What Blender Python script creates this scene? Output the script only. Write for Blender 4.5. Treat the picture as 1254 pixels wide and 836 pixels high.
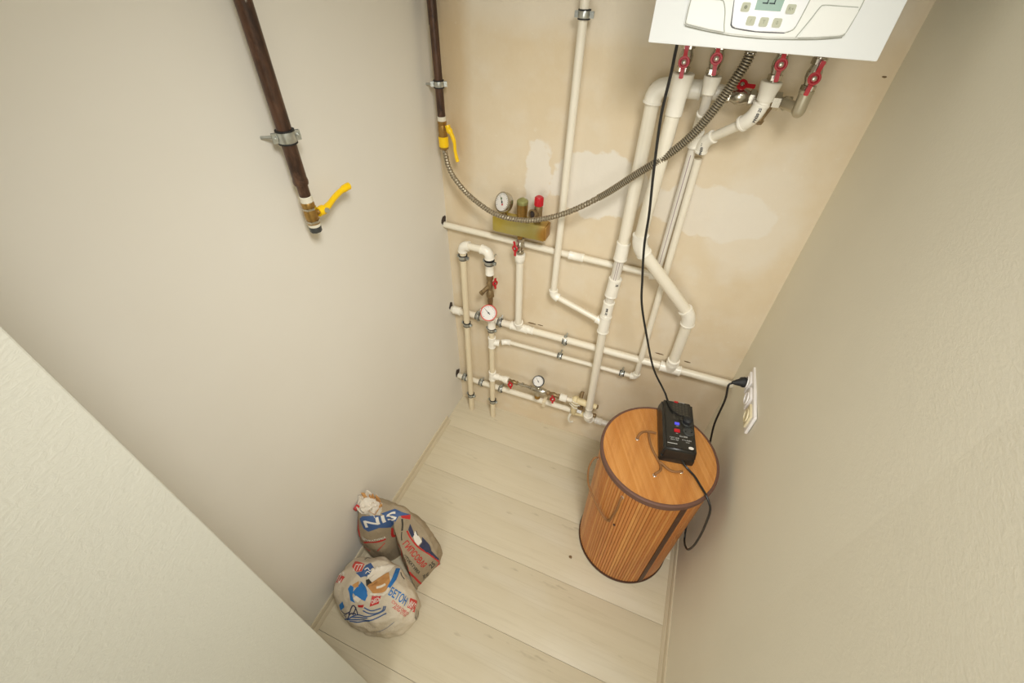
import bpy, bmesh, math, random
from mathutils import Vector, Matrix, noise
from mathutils.bvhtree import BVHTree
for o in list(bpy.data.objects): bpy.data.objects.remove(o)
SC = bpy.context.scene
COL = SC.collection
V = Vector; PI = math.pi
# ---------------------------------------------------------------- camera, light, exposure
cam_d = bpy.data.cameras.new('camera'); cam = bpy.data.objects.new('camera', cam_d); COL.objects.link(cam)
pitch, yaw, roll = math.radians(42.823), math.radians(21.354), math.radians(1.308)
h = V((-math.sin(yaw), math.cos(yaw), 0)); up = V((0, 0, 1))
fw = h*math.cos(pitch) - up*math.sin(pitch); rt = V((math.cos(yaw), math.sin(yaw), 0)); u = rt.cross(fw)
c_, s_ = math.cos(roll), math.sin(roll); rt2 = rt*c_ + u*s_; u2 = -rt*s_ + u*c_
M = Matrix.Identity(4)
for i in range(3): M[i][0] = rt2[i]; M[i][1] = u2[i]; M[i][2] = -fw[i]
M.translation = V((0.88756, -1.45705, 2.0)); 
cam.matrix_world = M
cam_d.sensor_width = 36; cam_d.lens = 533.9/1254*36; cam_d.clip_start = 0.02
SC.camera = cam
w = bpy.data.worlds.new('world'); SC.world = w; w.use_nodes = True
w.node_tree.nodes['Background'].inputs[0].default_value = (0.9, 0.95, 1, 1); w.node_tree.nodes['Background'].inputs[1].default_value = 0.3
def area(name, loc, size, power, color, aim=None, spread=180):
    l = bpy.data.lights.new(name, 'AREA'); l.shape = 'RECTANGLE'; l.size, l.size_y = size; l.energy = power; l.color = color
    l.spread = math.radians(spread)
    o = bpy.data.objects.new(name, l); COL.objects.link(o); o.location = loc
    if aim is not None: o.rotation_euler = (V(aim)-V(loc)).to_track_quat('-Z', 'Y').to_euler()
    return o
area('unseen_softbox_light', (1.12, -1.42, 2.57), (0.35, 0.5), 10.5, (0.99, 0.975, 0.95), (0.38, -0.35, 0.55), 85)  # unseen softbox added above the camera, beam narrowed and aimed into the niche
area('hall_light', (0.80, -3.0, 1.6), (0.75, 1.6), 16, (0.97, 0.98, 1.0), (0.9, 0.0, 0.9))
SC.view_settings.view_transform = 'Standard'; SC.view_settings.look = 'None'; SC.view_settings.gamma = 1
SC.view_settings.exposure = 0.0; SC.view_settings.use_curve_mapping = False

# ---------------------------------------------------------------- materials
def srgb(r, g, b):
    f = lambda c: (c/255/12.92) if c/255 <= .04045 else ((c/255+.055)/1.055)**2.4
    return (f(r), f(g), f(b), 1)
class MT:
    def __init__(s, name, col, rough=.6, metal=0., spec=.5):
        s.m = bpy.data.materials.new(name); s.m.use_nodes = True; s.nt = s.m.node_tree; s.N = s.nt.nodes; s.L = s.nt.links
        s.b = s.N['Principled BSDF']; s.b.inputs['Base Color'].default_value = col
        s.b.inputs['Roughness'].default_value = rough; s.b.inputs['Metallic'].default_value = metal
        s.b.inputs['Specular IOR Level'].default_value = spec
        s.col = None; s.base = col
    def n(s, t, **k):
        x = s.N.new(t)
        for a, b in k.items():
            if hasattr(x, a): setattr(x, a, b)
        return x
    def coords(s, scale=(1,1,1)):
        tc = s.n('ShaderNodeTexCoord'); mp = s.n('ShaderNodeMapping'); mp.inputs['Scale'].default_value = scale
        s.L.new(tc.outputs['Object'], mp.inputs['Vector']); return mp.outputs['Vector']
    def noise(s, sc, scale=(1,1,1), detail=5, rough=.55, lo=.35, hi=.65, dist=0.):
        nz = s.n('ShaderNodeTexNoise'); nz.inputs['Scale'].default_value = sc; nz.inputs['Detail'].default_value = detail
        nz.inputs['Roughness'].default_value = rough; nz.inputs['Distortion'].default_value = dist
        s.L.new(s.coords(scale), nz.inputs['Vector'])
        mr = s.n('ShaderNodeMapRange'); mr.inputs[1].default_value = lo; mr.inputs[2].default_value = hi
        s.L.new(nz.outputs['Fac'], mr.inputs[0]); return mr.outputs[0]
    def mix(s, fac, col, amt=1.):
        mx = s.n('ShaderNodeMix'); mx.data_type = 'RGBA'
        mu = s.n('ShaderNodeMath'); mu.operation = 'MULTIPLY'; mu.inputs[1].default_value = amt; s.L.new(fac, mu.inputs[0])
        s.L.new(mu.outputs[0], mx.inputs[0])
        if s.col is None: mx.inputs[6].default_value = s.base
        else: s.L.new(s.col, mx.inputs[6])
        mx.inputs[7].default_value = col; s.col = mx.outputs[2]; s.L.new(s.col, s.b.inputs['Base Color']); return s
    def bump(s, fac, strength=.2, dist=.002):
        bp = s.n('ShaderNodeBump'); bp.inputs['Strength'].default_value = strength; bp.inputs['Distance'].default_value = dist
        s.L.new(fac, bp.inputs['Height'])
        if s.b.inputs['Normal'].links: s.L.new(s.b.inputs['Normal'].links[0].from_socket, bp.inputs['Normal'])
        s.L.new(bp.outputs[0], s.b.inputs['Normal']); return s
    def blob(s, c, rad, wob=.35, soft=.15, sc=9):
        """mask of an irregular patch about c with radii rad (object coordinates)"""
        tc = s.n('ShaderNodeTexCoord'); su = s.n('ShaderNodeVectorMath'); su.operation = 'SUBTRACT'; su.inputs[1].default_value = c
        s.L.new(tc.outputs['Object'], su.inputs[0]); dv = s.n('ShaderNodeVectorMath'); dv.operation = 'DIVIDE'; dv.inputs[1].default_value = rad
        s.L.new(su.outputs[0], dv.inputs[0]); ln = s.n('ShaderNodeVectorMath'); ln.operation = 'LENGTH'; s.L.new(dv.outputs[0], ln.inputs[0])
        nz = s.n('ShaderNodeTexNoise'); nz.inputs['Scale'].default_value = sc; nz.inputs['Detail'].default_value = 4; s.L.new(tc.outputs['Object'], nz.inputs['Vector'])
        m1 = s.n('ShaderNodeMath'); m1.operation = 'MULTIPLY_ADD'; m1.inputs[1].default_value = wob*2; m1.inputs[2].default_value = -wob; s.L.new(nz.outputs['Fac'], m1.inputs[0])
        ad = s.n('ShaderNodeMath'); ad.operation = 'ADD'; s.L.new(ln.outputs['Value'], ad.inputs[0]); s.L.new(m1.outputs[0], ad.inputs[1])
        mr = s.n('ShaderNodeMapRange'); mr.inputs[1].default_value = 1+soft; mr.inputs[2].default_value = 1-soft; s.L.new(ad.outputs[0], mr.inputs[0]); return mr.outputs[0]

mats = {}
m = MT('cream_plaster', srgb(233, 229, 218), .7); m.mix(m.noise(2.5), srgb(228, 223, 210), .4).bump(m.noise(45, detail=4), .04, .001); mats['wall_left'] = m.m
m = MT('bare_tan_plaster', srgb(224, 209, 181), .8)
m.mix(m.noise(3.2, detail=6, lo=.4, hi=.62), srgb(217, 197, 161), .6)
m.mix(m.noise(11, detail=6, lo=.5, hi=.7), srgb(228, 219, 200), .35)
PALE = srgb(231, 224, 209)
m.mix(m.blob((.62, 0, 1.38), (.17, 1, .115), .35, .03, 16), PALE, .95)
m.mix(m.blob((.40, 0, 1.37), (.045, 1, .14), .8, .1, 22), PALE, .85)
m.mix(m.blob((1.0, 0, 1.36), (.19, 1, .09), .5, .04, 12), PALE, .7)
m.mix(m.blob((.55, 0, 1.9), (.6, 1, .10), .5, .3, 6), PALE, .5)
m.mix(m.blob((1.12, 0, 1.35), (.12, 1, .2), .5, .2, 9), PALE, .4)
m.mix(m.blob((.99, 0, .95), (.05, 1, .16), .7, .3, 20), PALE, .3)
m.mix(m.blob((.09, 0, 1.7), (.05, 1, .5), .6, .5, 8), srgb(196, 165, 115), .5)
m.mix(m.noise(60, detail=3, lo=.66, hi=.74), srgb(232, 224, 205), .35)
m.bump(m.noise(18, detail=5), .25, .003).bump(m.noise(120, detail=2), .1, .001); mats['wall_back'] = m.m
def paper(name, col, bs=.065):
    m = MT(name, col, .75); m.mix(m.noise(3), tuple(c*.95 for c in col[:3])+(1,), .5)
    m.bump(m.noise(70, (1, 1, 1.8), detail=3, dist=1.2), bs, .0025); return m.m
mats['wall_right'] = paper('embossed_wallpaper', srgb(240, 235, 217))
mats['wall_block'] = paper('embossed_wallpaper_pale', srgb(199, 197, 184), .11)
mats['ceiling'] = MT('ceiling_paint', srgb(235, 232, 222), .8).m
def wood_floor():
    m = MT('pale_oak_laminate', srgb(214, 203, 176), .42)
    m.mix(m.noise(6, (.35, 4, 1), 6, .6, .35, .7, .6), srgb(204, 192, 163), .4)
    m.mix(m.noise(3, (.5, 1.5, 1), 3, .5, .5, .75), srgb(226, 221, 206), .5)
    m.mix(m.noise(9, (.7, 2.6, 1), 3, .5, .66, .74), srgb(156, 142, 112), .55); m.mix(m.noise(22, (.12, 3.2, 1), 5, .65, .5, .72, .8), srgb(186, 172, 140), .34)
    m.bump(m.noise(60, (.1, 3, 1), 3), .06, .0006); return m.m
mats['floor'] = wood_floor()
mats['gap'] = MT('dark_gap', srgb(140, 128, 100), .9).m
m = MT('skirting_vinyl', srgb(212, 200, 172), .4); m.mix(m.noise(8, (1, .4, 4)), srgb(196, 181, 150), .5); mats['skirt'] = m.m
m = MT('white_plastic_pipe', srgb(236, 229, 210), .32); m.mix(m.noise(9), srgb(226, 216, 192), .4); mats['ppr'] = m.m
mats['ppr_old'] = MT('yellowed_plastic_pipe', srgb(228, 214, 182), .4).m
mats['ppr_fit'] = MT('white_plastic_fitting', srgb(242, 237, 222), .28).m
mats['clear'] = MT('milky_plastic', srgb(222, 216, 202), .25).m
mats['stripe'] = MT('pipe_grey_stripe', srgb(150, 128, 135), .5).m
mats['print_black'] = MT('black_ink', srgb(45, 48, 55), .5).m
m = MT('brown_primer_steel', srgb(90, 63, 47), .34, .25); m.mix(m.noise(30, (1, 1, .3), 5, .65, .42, .62), srgb(42, 29, 23), .95); m.mix(m.noise(18, (1, 1, .5), 5, .6, .55, .7), srgb(140, 102, 78), .65)
m.mix(m.noise(55, (1, 1, .3), 4, .6, .69, .73), srgb(190, 184, 170), .8).bump(m.noise(60), .2, .001); mats['brown'] = m.m
m = MT('galvanised_steel', srgb(200, 203, 198), .32, .85); m.mix(m.noise(50), srgb(160, 163, 158), .6); mats['zinc'] = m.m
mats['chrome'] = MT('nickel_plate', srgb(190, 184, 170), .22, .95).m
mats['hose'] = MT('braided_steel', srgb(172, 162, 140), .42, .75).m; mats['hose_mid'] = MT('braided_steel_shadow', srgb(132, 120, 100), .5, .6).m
mats['satin'] = MT('satin_nickel', srgb(196, 188, 166), .42, .75).m
mats['hose_dark'] = MT('hose_groove', srgb(52, 46, 40), .5, .4).m
mats['chip'] = MT('dirty_plaster_chip', srgb(120, 96, 66), .9).m
mats['rubber'] = MT('black_rubber', srgb(30, 31, 32), .6).m
m = MT('brass', srgb(176, 140, 78), .36, .8); m.mix(m.noise(40), srgb(130, 98, 50), .5); mats['brass'] = m.m
m = MT('dull_brass', srgb(150, 128, 92), .45, .6); m.mix(m.noise(50), srgb(112, 90, 60), .5); mats['brass_dull'] = m.m
m = MT('yellow_passivated_plate', srgb(190, 170, 78), .3, .65); m.mix(m.noise(9, detail=3, lo=.4, hi=.65), srgb(186, 178, 120), .8)
m.mix(m.blob((.11, -.02, 0), (.03, 1, .04), .4, .5), srgb(185, 120, 50), .7); mats['goldplate'] = m.m
mats['yellow'] = MT('yellow_enamel', srgb(250, 205, 10), .35).m
mats['ptfe'] = MT('white_thread_tape', srgb(226, 220, 200), .7).m
mats['red'] = MT('red_plastic', srgb(190, 22, 36), .35).m
mats['redlight'] = MT('red_rim', srgb(205, 90, 75), .4).m
mats['dial'] = MT('dial_white', srgb(226, 222, 214), .3).m
mats['darkgrey'] = MT('dark_grey_case', srgb(60, 62, 60), .4).m
mats['green'] = MT('green_dial_zone', srgb(70, 110, 60), .5).m
mats['greencap'] = MT('greenish_cap', srgb(150, 150, 95), .4, .4).m
mats['tangle'] = MT('taped_cream_valve', srgb(226, 210, 165), .5).m
mats['boiler'] = MT('boiler_white_enamel', srgb(240, 243, 241), .25).m
mats['boiler2'] = MT('boiler_white_plastic', srgb(240, 241, 234), .3).m
mats['ctrl'] = MT('glossy_white_console', srgb(246, 247, 247), .12).m
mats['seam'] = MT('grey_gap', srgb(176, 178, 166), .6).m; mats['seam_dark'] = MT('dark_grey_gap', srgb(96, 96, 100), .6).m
mats['lcd'] = MT('lcd_grey_green', srgb(150, 180, 165), .25).m
mats['seg'] = MT('lcd_segment', srgb(40, 60, 60), .4).m
mats['button'] = MT('beige_button', srgb(190, 192, 168), .4).m
mats['glyph'] = MT('button_glyph', srgb(140, 142, 120), .5).m
mats['socket'] = MT('white_socket', srgb(240, 236, 232), .3).m
mats['ivory'] = MT('ivory_socket', srgb(226, 214, 178), .35).m
mats['hole'] = MT('socket_hole', srgb(60, 50, 45), .7).m
mats['cable'] = MT('black_cable_sheath', srgb(30, 29, 27), .4).m
m = MT('black_device_case', srgb(32, 31, 28), .33); m.mix(m.noise(30), srgb(52, 49, 42), .4); mats['device'] = m.m
mats['vent'] = MT('vent_slot', srgb(74, 70, 60), .5).m; mats['pin'] = MT('pin_hole', srgb(8, 8, 8), .8).m
mats['blue_sw'] = MT('blue_switch', srgb(70, 70, 200), .3).m
m = MT('blue_led', srgb(90, 90, 230), .3); m.b.inputs['Emission Color'].default_value = srgb(80, 80, 255); m.b.inputs['Emission Strength'].default_value = .25; mats['blue_led'] = m.m
mats['white_ink'] = MT('white_ink', srgb(200, 200, 195), .5).m
def bamboo(name, a, b, c, stripe):
    m = MT(name, a, .38); at = m.n('ShaderNodeAttribute'); at.attribute_name = 'tone'
    m.mix(at.outputs['Fac'], b, .9)
    m.mix(m.noise(5, stripe, 4, .6, .45, .7, .3), c, .5); m.mix(m.noise(40, stripe, 3, .6, .55, .75), c, .35)
    return m.m
mats['lid'] = bamboo('honey_bamboo_lid', srgb(198, 134, 66), srgb(210, 150, 84), srgb(170, 102, 44), (3, .35, 1))
mats['slat'] = bamboo('honey_bamboo_slat', srgb(186, 112, 44), srgb(212, 150, 78), srgb(150, 82, 30), (1, 1, .25))
mats['rim'] = MT('brown_binding', srgb(104, 72, 58), .6).m
mats['strap'] = MT('dark_brown_strap', srgb(72, 42, 24), .5).m
mats['rope'] = MT('brown_cord', srgb(140, 98, 56), .75).m
mats['eyelet'] = MT('steel_eyelet', srgb(215, 205, 195), .25, .8).m
def sack(name, a, b):
    m = MT(name, a, .7); m.mix(m.noise(9, detail=5), b, .6); m.bump(m.noise(45, detail=5, dist=.8), .45, .003); return m.m
mats['sack_grey'] = sack('grey_kraft_paper', srgb(168, 152, 126), srgb(148, 132, 106))
mats['sack_white'] = sack('off_white_sack_paper', srgb(214, 202, 180), srgb(196, 182, 158))
m = MT('ochre_inner_paper', srgb(208, 158, 98), .8); m.mix(m.noise(25), srgb(180, 122, 66), .7); mats['ochre'] = m.m
mats['paper_white'] = sack('torn_white_paper', srgb(232, 224, 208), srgb(216, 204, 184))
mats['p_blue'] = MT('blue_ink', srgb(62, 92, 140), .55).m
mats['p_navy'] = MT('navy_ink', srgb(50, 56, 84), .55).m
mats['p_sky'] = MT('bright_blue_ink', srgb(38, 116, 185), .55).m
mats['p_red'] = MT('red_ink', srgb(192, 44, 42), .55).m
mats['p_rose'] = MT('rose_red_ink', srgb(206, 74, 66), .55).m
mats['p_white'] = MT('sack_white_ink', srgb(230, 224, 212), .6).m
mats['p_dark'] = MT('dark_ink', srgb(52, 50, 44), .6).m

# ---------------------------------------------------------------- object helpers
def wloc(o):
    l = V((0, 0, 0))
    while o is not None: l += o.location; o = o.parent
    return l
def thing(name, label, cat, loc, group=None):
    o = bpy.data.objects.new(name, None); COL.objects.link(o); o.location = loc; o.empty_display_size = .05
    o['label'] = label; o['category'] = cat
    if group: o['group'] = group
    return o
def tag(o, label, cat, group=None):
    o['label'] = label; o['category'] = cat
    if group: o['group'] = group
    return o
def build(name, bm, mat, parent=None, origin=None, label=None, smooth=True, kind=None):
    bmesh.ops.recalc_face_normals(bm, faces=bm.faces)
    off = V(origin) if origin is not None else (wloc(parent) if parent else V((0, 0, 0)))
    bmesh.ops.translate(bm, verts=bm.verts, vec=-off)
    me = bpy.data.meshes.new(name); bm.to_mesh(me); bm.free()
    me.materials.append(mats[mat])
    if smooth:
        me.polygons.foreach_set('use_smooth', [True]*len(me.polygons))
        me.set_sharp_from_angle(angle=math.radians(38))
    o = bpy.data.objects.new(name, me); COL.objects.link(o)
    if parent is not None:
        o.parent = parent; o.location = off - wloc(parent) 
    else: o.location = off
    if label: o['label'] = label
    if kind: o['kind'] = kind
    return o
def box(bm, lo, hi, bev=0., rot=None, piv=None):
    lo, hi = V(lo), V(hi); c = (lo+hi)/2; s = hi-lo
    r = bmesh.ops.create_cube(bm, size=1); vs = r['verts']
    bmesh.ops.scale(bm, vec=s, verts=vs)
    if rot is not None: bmesh.ops.rotate(bm, verts=vs, cent=(0, 0, 0), matrix=rot.to_3x3())
    bmesh.ops.translate(bm, verts=vs, vec=c)
    if bev > 0:
        es = list({e for v in vs for e in v.link_edges})
        bmesh.ops.bevel(bm, geom=es, offset=bev, segments=2, affect='EDGES', profile=.6)
    return bm
def frame_path(P):
    T = []
    for i in range(len(P)):
        a = P[max(i-1, 0)]; b = P[min(i+1, len(P)-1)]; T.append((b-a).normalized())
    x = V((0, 0, 1)) if abs(T[0].z) < .8 else V((1, 0, 0))
    n = (x - T[0]*x.dot(T[0])).normalized(); out = []
    for t in T:
        n = (n - t*n.dot(t)).normalized(); out.append((t, n, t.cross(n)))
    return out
def tube(bm, P, r, seg=14, cap=True, rfun=None):
    P = [V(p) for p in P]; F = frame_path(P); rings = []
    for i, (p, (t, n, b)) in enumerate(zip(P, F)):
        ri = r[i] if isinstance(r, (list, tuple)) else r
        rings.append([bm.verts.new(p + (n*math.cos(a)+b*math.sin(a))*(ri*(rfun(i, k) if rfun else 1))) for k in range(seg) for a in [2*PI*k/seg]])
    for A, B in zip(rings, rings[1:]):
        for k in range(seg): bm.faces.new((A[k], A[(k+1) % seg], B[(k+1) % seg], B[k]))
    if cap: bm.faces.new(rings[0][::-1]); bm.faces.new(rings[-1])
    return bm
def cyl(bm, a, b, r, r2=None, seg=18): return tube(bm, [a, b], [r, r if r2 is None else r2], seg)
def lathe(bm, a, axis, prof, seg=20):
    """prof: (distance along axis, radius) pairs"""
    axis = V(axis).normalized(); a = V(a)
    x = V((0, 0, 1)) if abs(axis.z) < .8 else V((1, 0, 0)); n = (x-axis*x.dot(axis)).normalized(); b = axis.cross(n); rings = []
    for d, r in prof: rings.append([bm.verts.new(a+axis*d+(n*math.cos(2*PI*k/seg)+b*math.sin(2*PI*k/seg))*max(r, 1e-5)) for k in range(seg)])
    for A, B in zip(rings, rings[1:]):
        for k in range(seg): bm.faces.new((A[k], A[(k+1) % seg], B[(k+1) % seg], B[k]))
    bm.faces.new(rings[0][::-1]); bm.faces.new(rings[-1]); return bm
def spline(P, k=8, closed=False):
    P = [V(p) for p in P]; n = len(P); out = []
    for i in range(n if closed else n-1):
        if closed: a, b, c, d = P[(i-1) % n], P[i], P[(i+1) % n], P[(i+2) % n]
        else: a, b, c, d = P[max(i-1, 0)], P[i], P[i+1], P[min(i+2, n-1)]
        for j in range(k):
            t = j/k; out.append(.5*((2*b)+(c-a)*t+(2*a-5*b+4*c-d)*t*t+(3*b-a-3*c+d)*t**3))
    if not closed: out.append(P[-1])
    return out
def prism(bm, pts, y0, y1, bev=0.):
    """pts in x-z, extruded y0 (back) to y1 (front)"""
    vs = [bm.verts.new((x, y0, z)) for x, z in pts]; f = bm.faces.new(vs)
    r = bmesh.ops.extrude_face_region(bm, geom=[f]); nv = [e for e in r['geom'] if isinstance(e, bmesh.types.BMVert)]
    for v in nv: v.co.y = y1
    if bev:
        es = [e for e in {e for v in nv for e in v.link_edges} if all(v in nv for v in e.verts)]
        bmesh.ops.bevel(bm, geom=es, offset=bev, segments=2, affect='EDGES')
    return bm
NB = bmesh.new
def text_bm(s, size, bold=False, ext=0.):
    cu = bpy.data.curves.new('t', 'FONT'); cu.body = s; cu.size = size; cu.align_x = 'CENTER'; cu.align_y = 'CENTER'
    cu.resolution_u = 2; cu.offset = size*.02 if bold else 0; cu.extrude = ext
    o = bpy.data.objects.new('t', cu); COL.objects.link(o); bpy.context.view_layer.update()
    me = bpy.data.meshes.new_from_object(o.evaluated_get(bpy.context.evaluated_depsgraph_get())); bpy.data.objects.remove(o)
    bm = NB(); bm.from_mesh(me); bpy.data.meshes.remove(me); return bm
def place(bm, P, right, upv):
    right = V(right).normalized(); upv = V(upv); nn = right.cross(upv).normalized(); upv = nn.cross(right)
    for v in bm.verts: v.co = V(P)+right*v.co.x+upv*v.co.y+nn*v.co.z
    return bm

# ---------------------------------------------------------------- structure
LW, RW0, RW1, CEIL = .012, 1.287, 1.31, 2.65
def struct(name, bm, mat, **k):
    o = build(name, bm, mat, **k); o['kind'] = 'structure'; return o
b = NB(); box(b, (-.15, 0, -.02), (1.5, .12, CEIL)); wall_back = struct('wall_back', b, 'wall_back', smooth=False)
b = NB(); box(b, (LW-.12, -1.40, -.02), (LW, 0, CEIL)); wall_left = struct('wall_left', b, 'wall_left', smooth=False)
b = NB()
xa = RW0; xb = RW0+(RW1-RW0)*3.2/.95
q = [(xa, 0), (RW1, -.95), (RW1, -3.2), (RW1+.15, -3.2), (RW1+.15, 0)]
lo = [b.verts.new((x, y, -.02)) for x, y in q]; hi = [b.verts.new((x, y, CEIL)) for x, y in q]
b.faces.new(lo); b.faces.new(hi)
for i in range(5): b.faces.new((lo[i], lo[(i+1) % 5], hi[(i+1) % 5], hi[i]))
wall_right = struct('wall_right', b, 'wall_right', smooth=False)
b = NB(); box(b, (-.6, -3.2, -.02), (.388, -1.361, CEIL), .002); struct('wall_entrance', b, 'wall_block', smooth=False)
b = NB(); box(b, (.388, -3.3, -.02), (1.5, -3.2, CEIL)); struct('wall_front', b, 'wall_right', smooth=False)
b = NB(); box(b, (-.2, -3.3, CEIL), (1.5, .12, CEIL+.1)); struct('ceiling', b, 'ceiling', smooth=False)
b = NB(); box(b, (-.15, -3.3, -.06), (1.5, .02, -.012)); floor = struct('floor', b, 'gap', smooth=False)
random.seed(4)
PW = .2655; y = -.75 + PW*3; k = 0; y1 = 0.0
ys = [0.0, -.2185, -.484, -.75, -1.0155, -1.281, -1.5465, -1.812, -2.0775, -2.343, -2.6085, -2.874, -3.14]
for i in range(len(ys)-1):
    ya, yb = ys[i], ys[i+1]; xs = [LW, .25+((i*.617) % 1)*.85, 1.315] if i > 5 else [LW, 1.315]
    for x0, x1 in zip(xs, xs[1:]):
        bb = NB(); g = .0005
        box(bb, (x0+g, yb+g, -.012), (x1-g, ya-g, random.uniform(-.0002, 0)), .0006)
        o = build('plank', bb, 'floor', floor, origin=(x0, yb, -.012)); 
# skirting
def skirt(name, pts, inward, y0, y1x=None):
    b = NB(); (xA, yA), (xB, yB) = pts; d = inward
    prof = [(0, 0), (.022, 0), (.020, .005), (.010, .014), (.008, .030), (.004, .035), (0, .035)]
    A = [b.verts.new((xA+d*px, yA, pz)) for px, pz in prof]; B = [b.verts.new((xB+d*px, yB, pz)) for px, pz in prof]
    n = len(prof)
    for i in range(n): b.faces.new((A[i], A[(i+1) % n], B[(i+1) % n], B[i]))
    b.faces.new(A); b.faces.new(B); return struct(name, b, 'skirt')
skirt('baseboard_left', [(LW, -.19), (LW, -1.361)], 1, 0)
skirt('baseboard_right', [(RW0+.001, -.003), (RW1, -.95)], -1, 0)
skirt('baseboard_entrance_right', [(RW1, -.95), (RW1, -3.19)], -1, 0)
# holes where pipes enter the plaster, and a nail hole
def wallspot(parent, name, c, r, axis, sq=1., seed=0, mat='hole'):
    b = NB(); c = V(c); random.seed(seed)
    a1 = V((0, 1, 0)) if axis == 'x' else V((1, 0, 0)); n = V((1, 0, 0)) if axis == 'x' else V((0, -1, 0))
    vs = [b.verts.new(c+n*.0008+a1*math.cos(t)*r*q+V((0, 0, 1))*math.sin(t)*r*q*sq) for k_ in range(14) for t in [2*PI*k_/14] for q in [random.uniform(.75, 1.1)]]
    f = b.faces.new(vs); r_ = bmesh.ops.extrude_face_region(b, geom=[f])
    for e in r_['geom']:
        if isinstance(e, bmesh.types.BMVert): e.co += n*.0006
    build(name, b, mat, parent, smooth=False)
wallspot(wall_left, 'pipe_hole', (LW, -.024, 1.137), .02, 'x', 1.2, 1)
wallspot(wall_left, 'pipe_hole', (LW, -.035, .232), .022, 'x', 1.4, 2)
wallspot(wall_left, 'pipe_hole', (LW, -.035, .70), .018, 'x', 1.3, 3)
wallspot(wall_back, 'nail_hole', (1.267, 0, 1.768), .0055, 'y', .45, 4, 'chip')
wallspot(wall_back, 'plaster_chip', (.415, 0, .700), .022, 'y', .16, 5, 'chip')
wallspot(wall_back, 'plaster_chip', (.455, 0, .703), .014, 'y', .2, 6, 'chip')
wallspot(wall_back, 'plaster_chip', (.985, 0, .725), .02, 'y', .16, 7, 'chip')
wallspot(wall_back, 'plaster_chip', (1.10, 0, .722), .014, 'y', .25, 8, 'chip')

# ---------------------------------------------------------------- plumbing helpers
def round_corner(a, c, b_, rad, k=6):
    a, c, b_ = V(a), V(c), V(b_); u1 = (a-c).normalized(); u2 = (b_-c).normalized()
    p0 = c+u1*rad; p1 = c+u2*rad; return [((1-t)**2*p0+2*t*(1-t)*c+t*t*p1) for t in [i/k for i in range(k+1)]]
def pipe(parent, a, b_, r, mat='ppr', name='pipe', label=None): return build(name, cyl(NB(), a, b_, r, seg=16), mat, parent, label=label)
def coupling(parent, a, b_, r, mat='ppr_fit', name='coupling', label=None):
    a, b_ = V(a), V(b_); L = (b_-a).length; d = (b_-a).normalized()
    return build(name, lathe(NB(), a, d, [(0, r*.93), (.0015, r), (.006, r), (.007, r*.96), (L-.007, r*.96), (L-.006, r), (L-.0015, r), (L, r*.93)]), mat, parent, label=label)
def elbow(parent, a, c, b_, r, rad=.03, mat='ppr_fit', name='elbow'):
    P = round_corner(a, c, b_, rad); d0 = (P[0]-P[1]).normalized(); d1 = (P[-1]-P[-2]).normalized()
    Q = [P[0]+d0*.006, P[0]+d0*.0055, P[0]+d0*.0005] + P + [P[-1]+d1*.0005, P[-1]+d1*.0055, P[-1]+d1*.006]
    R = [r, r*1.12, r*1.12] + [r*1.04]*len(P) + [r*1.12, r*1.12, r]
    return build(name, tube(NB(), Q, R, 16), mat, parent)
def tee(parent, c, d, L, side, sl, r, r2=None, mat='ppr_fit', name='tee'):
    c, d, side = V(c), V(d).normalized(), V(side).normalized(); r2 = r2 or r
    b = lathe(NB(), c-d*L/2, d, [(0, r*.93), (.001, r*1.08), (.006, r*1.08), (.007, r), (L-.007, r), (L-.006, r*1.08), (L-.001, r*1.08), (L, r*.93)])
    lathe(b, c, side, [(0, r2), (sl-.007, r2), (sl-.006, r2*1.08), (sl, r2*1.05)]); return build(name, b, mat, parent)
def clamp(parent, c, axis, r, wall=None, wid=.016, ear=None, name='clamp'):
    c, axis = V(c), V(axis).normalized(); R = r+.0035
    b = lathe(NB(), c-axis*wid/2, axis, [(0, r*.9), (.0001, R-.0008), (.002, R), (wid-.002, R), (wid-.0001, R-.0008), (wid, r*.9)], 22)
    ear = V(ear) if ear is not None else V((1, 0, 0)); ear = (ear-axis*ear.dot(axis)).normalized(); n = axis.cross(ear)
    for s in (1, -1):
        p = c+ear*s*(R+.004)
        for t in (1, -1):
            q = p+n*t*.003; m_ = Matrix((ear, n, axis)).transposed()
            r_ = bmesh.ops.create_cube(b, size=1); bmesh.ops.scale(b, vec=(.011, .0018, wid*.85), verts=r_['verts'])
            bmesh.ops.rotate(b, verts=r_['verts'], cent=(0, 0, 0), matrix=m_); bmesh.ops.translate(b, verts=r_['verts'], vec=q)
        cyl(b, p+ear*.001-n*.009, p+ear*.001+n*.009, .0024, seg=8); cyl(b, p+ear*.001-n*.0075, p+ear*.001-n*.0045, .0045, seg=6)
    if wall is not None: cyl(b, c+(V(wall)-c).normalized()*r, wall, .0035, seg=8)
    o = build(name, b, 'zinc', parent)
    b = NB()
    for s in (-1, 1): lathe(b, c+axis*s*(wid/2+.0008)-axis*.0018, axis, [(0, r*.95), (.0003, R+.0004), (.0033, R+.0004), (.0036, r*.95)], 22)
    build('rubber_lining', b, 'rubber', o); return o
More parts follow.
